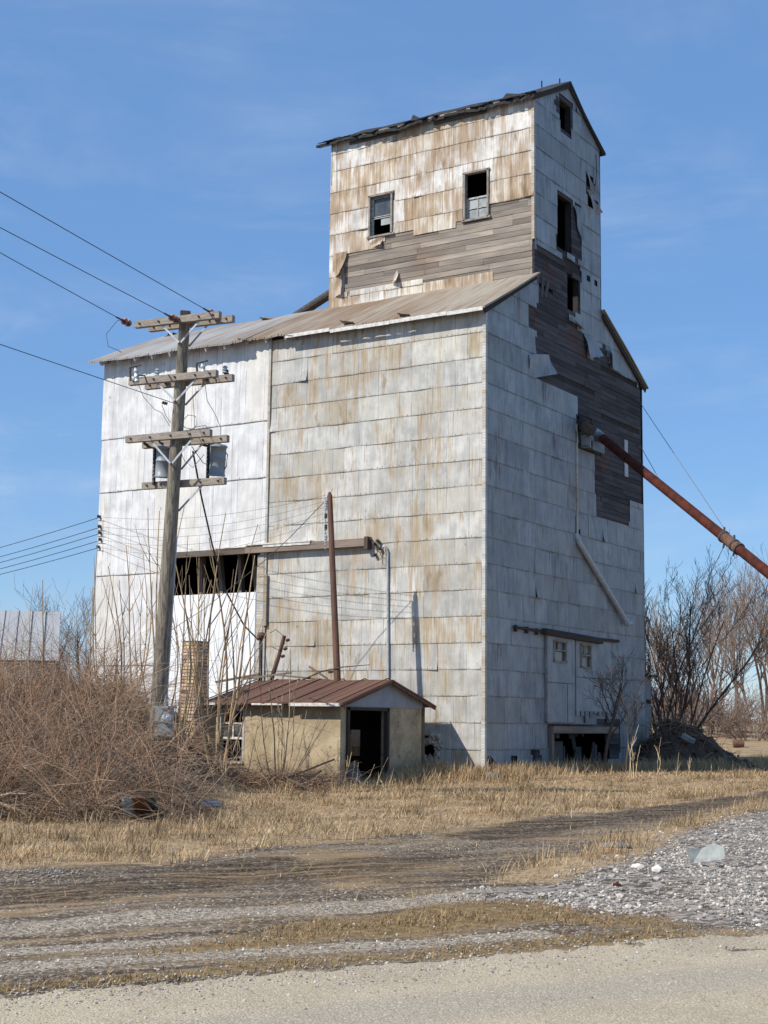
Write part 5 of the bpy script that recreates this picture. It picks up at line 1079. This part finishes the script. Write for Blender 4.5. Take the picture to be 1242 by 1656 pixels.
shoots('weed_stalk', 'dead brown weeds standing on top of the shaded soil heap', 'weed', [(1075, None, 1070, 1140), (1085, None, 1090, 1136), (1092, None, 1100, 1142), (1066, None, 1060, 1150), (1100, None, 1108, 1150), (1110, None, 1122, 1160), (1056, None, 1052, 1160), (1120, None, 1135, 1172)], 41.3, 23, 'twig_dark', r=.012, twigs=4)
shoots('sapling', 'shoots between the brick chimney and the utility pole', 'sapling', [(300, None, 287, 1000), (305, None, 314, 960), (310, None, 327, 1010), (296, None, 280, 960), (304, None, 300, 1030)], 28.2, 24, group=G1, r=.013)
# --- tangled brush on the bank (stuff)
def brush(n, q0, q1, d0, d1, R, L, dens, rad=(.003, .007), hi=1., dirz=(.1, 1.)):
    q = R.uniform(q0, q1, n*3); d = R.uniform(d0, d1, n*3); k = (R.random(n*3) < dens(q, d)); q, d = q[k][:n], d[k][:n]; m = len(q); x, y = xy(q*d, d)
    p = np.stack([x, y, H(x, y)+R.uniform(-.05, .2, m)*hi], 1); th = R.uniform(0, 2*math.pi, m); z = R.uniform(*dirz, m); v = np.stack([np.cos(th), np.sin(th), z*1.2], 1); v /= np.linalg.norm(v, axis=1, keepdims=True)
    l = R.uniform(*L, m)*(.6+.7*R.random(m)); K = 7; pts = [p]; g_ = R.uniform(.04, .34, m)
    for k in range(K-1):
        v = v+np.stack([0*g_, 0*g_, -g_], 1)+R.normal(0, .12, (m, 3)); v /= np.linalg.norm(v, axis=1, keepdims=True); nx_ = pts[-1]+v*(l/(K-1))[:, None]
        nx_[:, 2] = np.maximum(nx_[:, 2], H(nx_[:, 0], nx_[:, 1])+.02); pts.append(nx_)
    return np.stack(pts, 1), R.uniform(*rad, m)[:, None]*np.linspace(1, .45, K)[None]
R = np.random.default_rng(77); mb = MB()
bd = lambda q, d: ss(20.7, 22.0, d)*ss(-.118, -.15, q)*np.where((q > -.14) & (d > 29.2), .15, 1)*np.where((q > -.168) & (d > 24.0), .10, 1)*np.clip(.62+.5*np.sin(q*95+d*.8)*np.sin(d*2.6+q*31)+.3*np.sin(q*210)*np.sin(d*5.7), .06, 1)*np.where((np.abs(q+.163) < .020) & (d < 22.3), 0, 1)
Pb, Rb = brush(31000, -.46, -.085, 20.8, 33.5, R, (.35, 1.25), bd, (.0018, .0045)); t = R.uniform(.3, 1.55, (len(Pb), 1)); mb.tubes(Pb, Rb, 3, t*(1+(R.normal(0, .25, (len(Pb), 1))+.3*(np.sin(Pb[:, 0, :1]*1.3+1)*np.sin(Pb[:, 0, 1:2]*1.7)))*np.array([[.4, -.05, -.45]]))*np.where(R.random((len(Pb), 1)) < .22, np.array([[1.6, 1.6, 1.45]]), 1), cap=False)
Pb, Rb = brush(3000, -.46, -.10, 20.8, 32, R, (1.2, 2.6), bd, (.003, .006), dirz=(.5, 1.6)); mb.tubes(Pb, Rb, 4, R.uniform(.8, 1.7, (len(Pb), 1))*np.ones((1, 3)), cap=False)
Pb, Rb = brush(800, -.46, -.11, 20.9, 32, R, (.8, 2.2), bd, (.006, .012), dirz=(-.1, 2.)); mb.tubes(Pb, Rb, 5, R.uniform(.6, 1.5, (len(Pb), 1))*np.array([[1.05, 1.05, 1.1]]), cap=False)
Pb, Rb = brush(2100, -.46, -.10, 21, 33, R, (.9, 2.0), bd, (.003, .006), dirz=(1.5, 4.)); mb.tubes(Pb, Rb, 3, R.uniform(.5, 1.5, (len(Pb), 1))*np.array([[1.15, .95, .85]]), cap=False)
Pb, Rb = brush(7000, -.46, -.10, 20.7, 23.5, R, (.4, 1.1), bd, (.003, .006)); mb.tubes(Pb, Rb, 3, R.uniform(.5, 1.3, (len(Pb), 1))*np.ones((1, 3)), cap=False)
# dead leaves and fine stuff caught in it
n = 14000; q = R.uniform(-.46, -.088, n*2); d = R.uniform(20.8, 33, n*2); k = R.random(n*2) < bd(q, d); q, d = q[k][:n], d[k][:n]; n = len(q); x, y = xy(q*d, d); z = H(x, y)+.7*R.random(n)**2+.02
th = R.uniform(0, 6.28, n); S = R.uniform(.008, .026, n); a = np.stack([np.cos(th), np.sin(th), R.normal(0, .6, n)], 1)*S[:, None]; b_ = np.stack([-np.sin(th), np.cos(th), R.normal(0, .6, n)], 1)*S[:, None]*.7; p = np.stack([x, y, z], 1)
mb.add(np.stack([p-a, p+b_, p+a, p-b_], 1).reshape(-1, 3), np.arange(4)[None]+4*np.arange(n)[:, None], R.uniform(.5, 1.5, (n, 1))*np.array([[1.05, .95, .8]]))
n = 30000; q = R.uniform(-.46, -.10, n*2); d = R.uniform(21, 36, n*2); k = (R.random(n*2) < bd(q, d)*(.15+.85*ss(24, 30, d))); q, d = q[k][:n], d[k][:n]; x, y = xy(q*d, d); n = len(x)
mg = MB(); blades(mg, x, y, R.uniform(.2, .7, n), R.uniform(.005, .011, n), R.uniform(.05, .8, n), R, tint(n, R, .5, 1.15)); tag(mg.build('bank_grass', M['grass']), kind='stuff')
tag(mb.build('tangled_brush', M['brush']), kind='stuff')
R = np.random.default_rng(78); mb = MB()   # weeds and litter along the shed foot and round its left end
pb_ = lambda q, d: ss(-.135, -.12, q)*ss(-.02, -.045, q)*ss(29.0, 29.8, d)*ss(31.4, 30.6, d-(q+.12)*14)
Pb, Rb = brush(2600, -.14, -.02, 29, 32, R, (.25, .8), pb_, (.003, .006)); mb.tubes(Pb, Rb, 3, R.uniform(.6, 1.6, (len(Pb), 1))*np.array([[1.15, 1.1, 1.05]]), cap=False); tag(mb.build('dead_weeds', M['brush']), kind='stuff')
# pale broken sticks at the left edge, planks before the shed
for k, (u0, v0, u1, v1, dd, lab) in enumerate(((-12, 1290, 42, 1284, 21.2, 'pale broken stick lying level on the brush at the left edge'), (-10, 1312, 30, 1302, 21.0, 'lowest pale broken stick at the left edge'), (0, 1300, 50, 1322, 20.9, 'pale broken stick slanting down at the left edge'))):
    mb = MB(); mb.tube([D(u0, v0, dd), D((u0+u1)/2, (v0+v1)/2-3, dd-.05), D(u1, v1, dd)], [.03, .026, .014], 6, (1.3, 1.3, 1.3)); tag(mb.build('stick', M['stem']), lab, 'stick', 'broken sticks at the left edge')
for k, (u0, v0, u1, v1, dd, w_, lab) in enumerate(((455, 1262, 541, 1228, 29.2, .09, 'dark board propped upward to the right before the tan shed wall'), (463, 1258, 530, 1290, 28.8, .08, 'pale plank sloping down to the right on the litter before the shed'), (440, 1250, 500, 1256, 29.3, .07, 'grey board lying level among the shoots before the shed'),
        (480, 1272, 520, 1246, 29.0, .06, 'short broken board stuck in the litter pile before the shed'))):
    mb = MB(); mb.bar(D(u0, v0, dd), D(u1, v1, dd), w_, .035, (1, 0, .2*k)); tag(mb.build('plank', M['beam_dark'] if k in (0, 3) else M['beam']), lab, 'plank', 'broken boards before the shed')

# ================================================================== HEAP AND SCRAP
def heap(name, label, cat, u, d, rs, rd, hgt, mat, seed, n=60, skew=0.):
    R = np.random.default_rng(seed); c = stand(u, d); a = np.linspace(0, 2*math.pi, n, endpoint=False); V = [[0, 0, 0]]; m = 16; mb = MB(); vs = []
    for j in range(m):
        f = j/(m-1)
        for t in a:
            rr = f*(1+.12*math.sin(3*t+seed)+.08*math.sin(7*t)); s_ = rr*rs*math.cos(t)*(1+(skew if math.cos(t) > 0 else 0)); e = rr*rd*math.sin(t); x = c[0]+s_*CY+e*SY; y = c[1]-s_*SY+e*CY
            h = hgt*(.5+.5*math.cos(math.pi*f))**.85*(1+.12*math.sin(5*t+2*j)*f)+.17*float(bumps(x*1.7, y*1.7))*(1-f)+R.normal(0, .05)*(1-f*.7); vs.append([x, y, float(H(x, y))+h-(.1 if j == m-1 else 0)])
    Q = [[j*n+i, j*n+(i+1) % n, (j+1)*n+(i+1) % n, (j+1)*n+i] for j in range(m-1) for i in range(n)]
    mb.add(vs, np.array(Q)); 
    pk = np.array(vs)[R.integers(0, len(vs)-n, 260)]+R.normal(0, .05, (260, 3)); stones(mb, pk, R.uniform(.03, .12, 260), R, (.6, 1.4))
    tw = []
    for b0 in np.array(vs)[R.integers(0, len(vs)-4*n, 420)]:
        dr = unit(R.normal(0, 1, 3)*np.array([1, 1, .7])+np.array([0, 0, .35])); l = R.uniform(.2, .7); tw.append([b0-dr*.05, b0+dr*l*.5, b0+dr*l+np.array([0, 0, -.12*l])])
    tw = np.array(tw); mb.tubes(tw, np.broadcast_to(np.array([.009, .007, .004]), tw.shape[:2]), 3, R.uniform(.5, 1.6, (len(tw), 1))*np.ones((1, 3)), cap=False, mi=1)
    o = tag(mb.build(name, [mat, M['brush']], smooth=False), label, cat); return o
heap('soil_heap', 'dark heap of soil in the shade at the foot of the elevator, right side', 'heap', 1080, 41.5, 1.25, 1.4, 1.2, M['soil'], 2, skew=.9)
p = stand(1112, 40.6); mb = MB(); mb.box(p+(0, 0, .82), (.34, .2, .12), np.array(Matrix.Rotation(.5, 3, 'Y'))); tag(mb.build('plastic_scrap', M['slab']), 'small pale scrap lying on the shaded soil heap', 'scrap')
mb = MB(); p = stand(1112, 38.9); pts = [p+(RT*[1, 1, 0])*x+(0, 0, h) for x, h in ((-.4, .28), (0, .1), (.5, .05), (1.4, .02))]
gdep = lambda u, v: float(np.dot(ground(u, v)-CAM, FW))
def sheetcorr(name, label, corners, mat, n=26, amp=.02, wl=9):
    "corrugated or bent sheet from tl tr br bl"
    P = np.array(corners); s_, t_ = np.meshgrid(np.linspace(0, 1, n), np.linspace(0, 1, n)); w = np.stack([(1-s_)*(1-t_), s_*(1-t_), s_*t_, (1-s_)*t_], -1); V = w@P; nn = unit(np.cross(P[1]-P[0], P[3]-P[0])); V = V+(amp*np.sin(t_*2*math.pi*wl))[..., None]*nn
    V = V.reshape(-1, 3); i = (np.arange(n-1)[:, None]*n+np.arange(n-1)[None]).ravel(); Q = np.stack([i, i+1, i+n+1, i+n], 1); U = np.stack([s_.ravel(), t_.ravel()], 1); mb = MB(); mb.add(np.concatenate([V, V-nn*.008]), np.concatenate([Q, Q[:, ::-1]+n*n]), (1, 1, 1), np.concatenate([U, U])); return tag(mb.build(name, mat), label, 'scrap sheet')
sheetcorr('corrugated_sheet', 'piece of corrugated iron, half grey and half rust, at the foot of the brush', [D(197, 1290, 20.95), D(249, 1290, 20.95), D(263, 1312, gdep(263, 1314)), D(200, 1319, gdep(200, 1320))], M['scrap'])
# folded pale tin on the coarse gravel
c = ground(1142, 1402); fh_ = unit(FW*[1, 1, 0]); rh_ = unit(RT*[1, 1, 0]); q = lambda r, f, z: c+rh_*r+fh_*f+np.array([0, 0, z+.015])
A, B, C_, D_, E_, F_, G_ = q(-.13, 0, .05), q(.21, .02, .105), q(.21, .08, .185), q(.11, .10, .235), q(-.03, .06, .175), q(-.18, .12, .16), q(-.165, .05, .05)
mb = MB(); mb.add([A, B, C_, D_, E_], np.array([[0, 1, 2, 3, 4]]), (1.5, 1.45, 1.4)); mb.add([G_, A, E_, F_], np.array([[0, 1, 2, 3]]), (.5, .56, .62)); mb.add([A, B, B+(0, 0, -.035), A+(0, 0, -.03)], np.array([[3, 2, 1, 0]]), mi=1); mb.add([A+(0, .004, -.004), E_+(0, .004, -.004), F_+(0, .004, -.004), G_+(0, .004, -.004)], np.array([[0, 1, 2, 3]]), (.6, .6, .6))  # fold shading put into the face tones: bright main plate, dark flap
tag(mb.build('folded_sheet', [M['slab'], M['white_paint']]), 'bent pale green-grey sheet of tin lying on the coarse gravel', 'scrap sheet')
c = ground(993, 1370); mb = MB(); mb.box(c+(0, 0, .03), (.36, .2, .015), np.array(Matrix.Rotation(.1, 3, 'X')@Matrix.Rotation(.5, 3, 'Z'))); tag(mb.build('flat_sheet', M['slab']), 'small flat pale scrap on the dark track left of the coarse gravel', 'scrap sheet')
R = np.random.default_rng(9)
for (u, v, s_, lab, mt) in ((1032, 1404, .07, 'larger white stone at the left of the white pair on the coarse gravel', 'white_paint'), (1064, 1410, .075, 'right white stone of the pair on the coarse gravel', 'white_paint'), (998, 1434, .045, 'reddish piece of brick on the coarse gravel edge', 'auger'), (1228, 1498, .03, 'pale round stone by the road at the right edge', 'white_paint')):
    mb = MB(); c = ground(u, v); stones(mb, np.array([c+(0, 0, s_*.3)]), np.array([s_]), R, (.9, 1), flat=.6); tag(mb.build('stone', M[mt]), lab, 'stone')
mb = MB(); c = ground(70, 1413); P_ = c+np.stack([R.normal(0, .32, 90), R.normal(0, .2, 90), 0*R.random(90)], 1); P_[:, 2] = H(P_[:, 0], P_[:, 1])+.01; stones(mb, P_, R.uniform(.008, .022, 90), R, (.5, 1.0)); tag(mb.build('cinder_patch', M['rock']), 'small grey patch of broken cinders at the left on the grass edge', 'cinders')
mb = MB(); c = stand(800, 33.2); mb.box(c+(0, 0, .06), (.3, .2, .1), np.array(Matrix.Rotation(.2, 3, 'Y'))); tag(mb.build('concrete_block', M['can']), 'small grey block in the grass by the near corner of the elevator', 'block')
sheetcorr('corrugated_sheet', 'dull blue-grey scrap of sheet half hidden in weeds right of the rusty piece', [ground(322, 1300)+(0, 0, .05), ground(352, 1299)+(0, 0, .06), ground(357, 1307)+(0, 0, .03), ground(326, 1308)+(0, 0, .03)], M['can'], amp=.012)

# ================================================================== FAR BUILDINGS
def shed_far(name, label, u0, u1, d, ve, vr, depth, mw_, mr, grp=None, vb=None):
    fh = unit(ray(u1, 1170)*[1, 1, 0]); rh = np.array([fh[1], -fh[0], 0]); e1 = D(u1, ve, d); e0 = e1-rh*(u1-u0)/FPX*d; ez = e1[2]; rz = D(u1, vr, d+depth)[2]
    t = thing(name, label, 'building', [*(e0[:2]+e1[:2])/2, float(H(*((e0[:2]+e1[:2])/2)))]); g0 = min(float(H(*e0[:2])), float(H(*e1[:2])))-.8
    mb = MB(); L = np.linalg.norm(e1-e0); ax = (e1-e0)/L; T = T_cam(e0, ax); holed(mb, T, 0, L, g0, ez, [], .1)
    for b_ in (e0, e1):
        V = [b_*[1, 1, 0]+(0, 0, g0), b_, b_+fh*depth+(0, 0, rz-ez), b_+fh*2*depth, (b_+fh*2*depth)*[1, 1, 0]+(0, 0, g0)]; mb.add(V, np.array([[0, 1, 2, 3, 4]]))
    mb.build('wall', mw_, t); mb = MB(); o = -fh*.35-np.array([0, 0, .35*(rz-ez)/depth]); V = [e0-ax*.2+o, e1+ax*.2+o, e1+ax*.2+fh*depth+(0, 0, rz-ez), e0-ax*.2+fh*depth+(0, 0, rz-ez), e1+ax*.2+fh*2*depth, e0-ax*.2+fh*2*depth]; S = np.linalg.norm(V[2]-V[1])
    U = [(0, 0), (L, 0), (L, S), (0, S), (L, 2*S), (0, 2*S)]; mb.add(V, np.array([[0, 1, 2, 3], [3, 2, 4, 5]]), (1, 1, 1), U); mb.add(np.array(V)-(0, 0, .12), np.array([[0, 1, 2, 3], [3, 2, 4, 5]]), (1, 1, 1), U)
    for k in range(int(L/.62)+1): mb.bar(V[0]+ax*.62*k+(0, 0, .02), V[3]+ax*.62*k+(0, 0, .02), .04, .06)
    mb.build('roof', mr, t); return t
shed_far('metal_shed', 'long grey metal shed with a ribbed roof beyond the brush at the left edge', -330, 88, 66, 1063, 989, 5.0, M['galv_shed'], M['roof_far'])
shed_far('pale_building', 'low pale building far behind the bare trees on the right', 1052, 1130, 120, 1130, 1112, 4, M['gable_panel'], M['gable_panel'])
c = stand(1192, 57); mb = MB(); mb.lathe(c+(0, 0, .15), [(-.2, .13), (-.19, .16), (.19, .16), (.2, .13), (.2, 0)], RT*[1, 1, 0], 14); tag(mb.build('rusty_drum', M['rustpole']), 'rusty drum lying below the thickets at the right', 'drum')

# ================================================================== LIGHT AND SKY
el, saz = math.radians(43), math.atan2(-.447, -.894)
sun = bpy.data.lights.new('sun', 'SUN'); sun.energy = 4.9; sun.angle = math.radians(.53); sun.color = (1, .955, .88); so = bpy.data.objects.new('sun', sun); COL.objects.link(so)
dirv = Vector((-math.sin(saz)*math.cos(el), -math.cos(saz)*math.cos(el), -math.sin(el))); so.rotation_euler = dirv.to_track_quat('-Z', 'Y').to_euler(); so.location = (-10, -20, 40)
W = bpy.data.worlds.new("World"); SC.world = W; W.use_nodes = True; W.node_tree.nodes.clear(); g = NT(W.node_tree)
sky = g.n('TexSky', sky_type='NISHITA'); sky.sun_disc = False; sky.sun_elevation = el; sky.sun_rotation = saz % (2*math.pi); sky.altitude = 200; sky.air_density = 1.0; sky.dust_density = .25; sky.ozone_density = 3.2
dv = g.n('TexCoord').outputs['Generated']; x = g.sep(dv)
n1 = g.noise(g.vec(dv, (1.6, 1.6, 7), (0, 0, .3)), 2.0, 6, .62, .5); n2 = g.noise(g.vec(dv, (6, 6, 9)), 1.4, 5, .6)
cl = g.m('MULTIPLY', g.m('MULTIPLY', g.ramp(n1, .43, .68), g.ramp(n2, .3, .7)), g.ramp(x[2], .0, .45, 1., .35))
hs = g.n('HueSaturation', {'Saturation': 1.22, 'Value': 1.0, 'Color': sky.outputs[0]}).outputs[0]
hs = g.mix(.5, hs, (1.62, 2.95, 5.6))
c = g.mix(g.m('MULTIPLY', cl, .5), hs, (4.6, 5.2, 6.3))
bg = g.n('Background', {0: c, 1: .142}); g.n('OutputWorld', {0: bg.outputs[0]})
SC.view_settings.view_transform = 'Standard'; SC.view_settings.look = 'None'; SC.view_settings.exposure = 0; SC.view_settings.gamma = 1; SC.view_settings.use_curve_mapping = False
SC.render.engine = 'CYCLES'; SC.cycles.max_bounces = 6
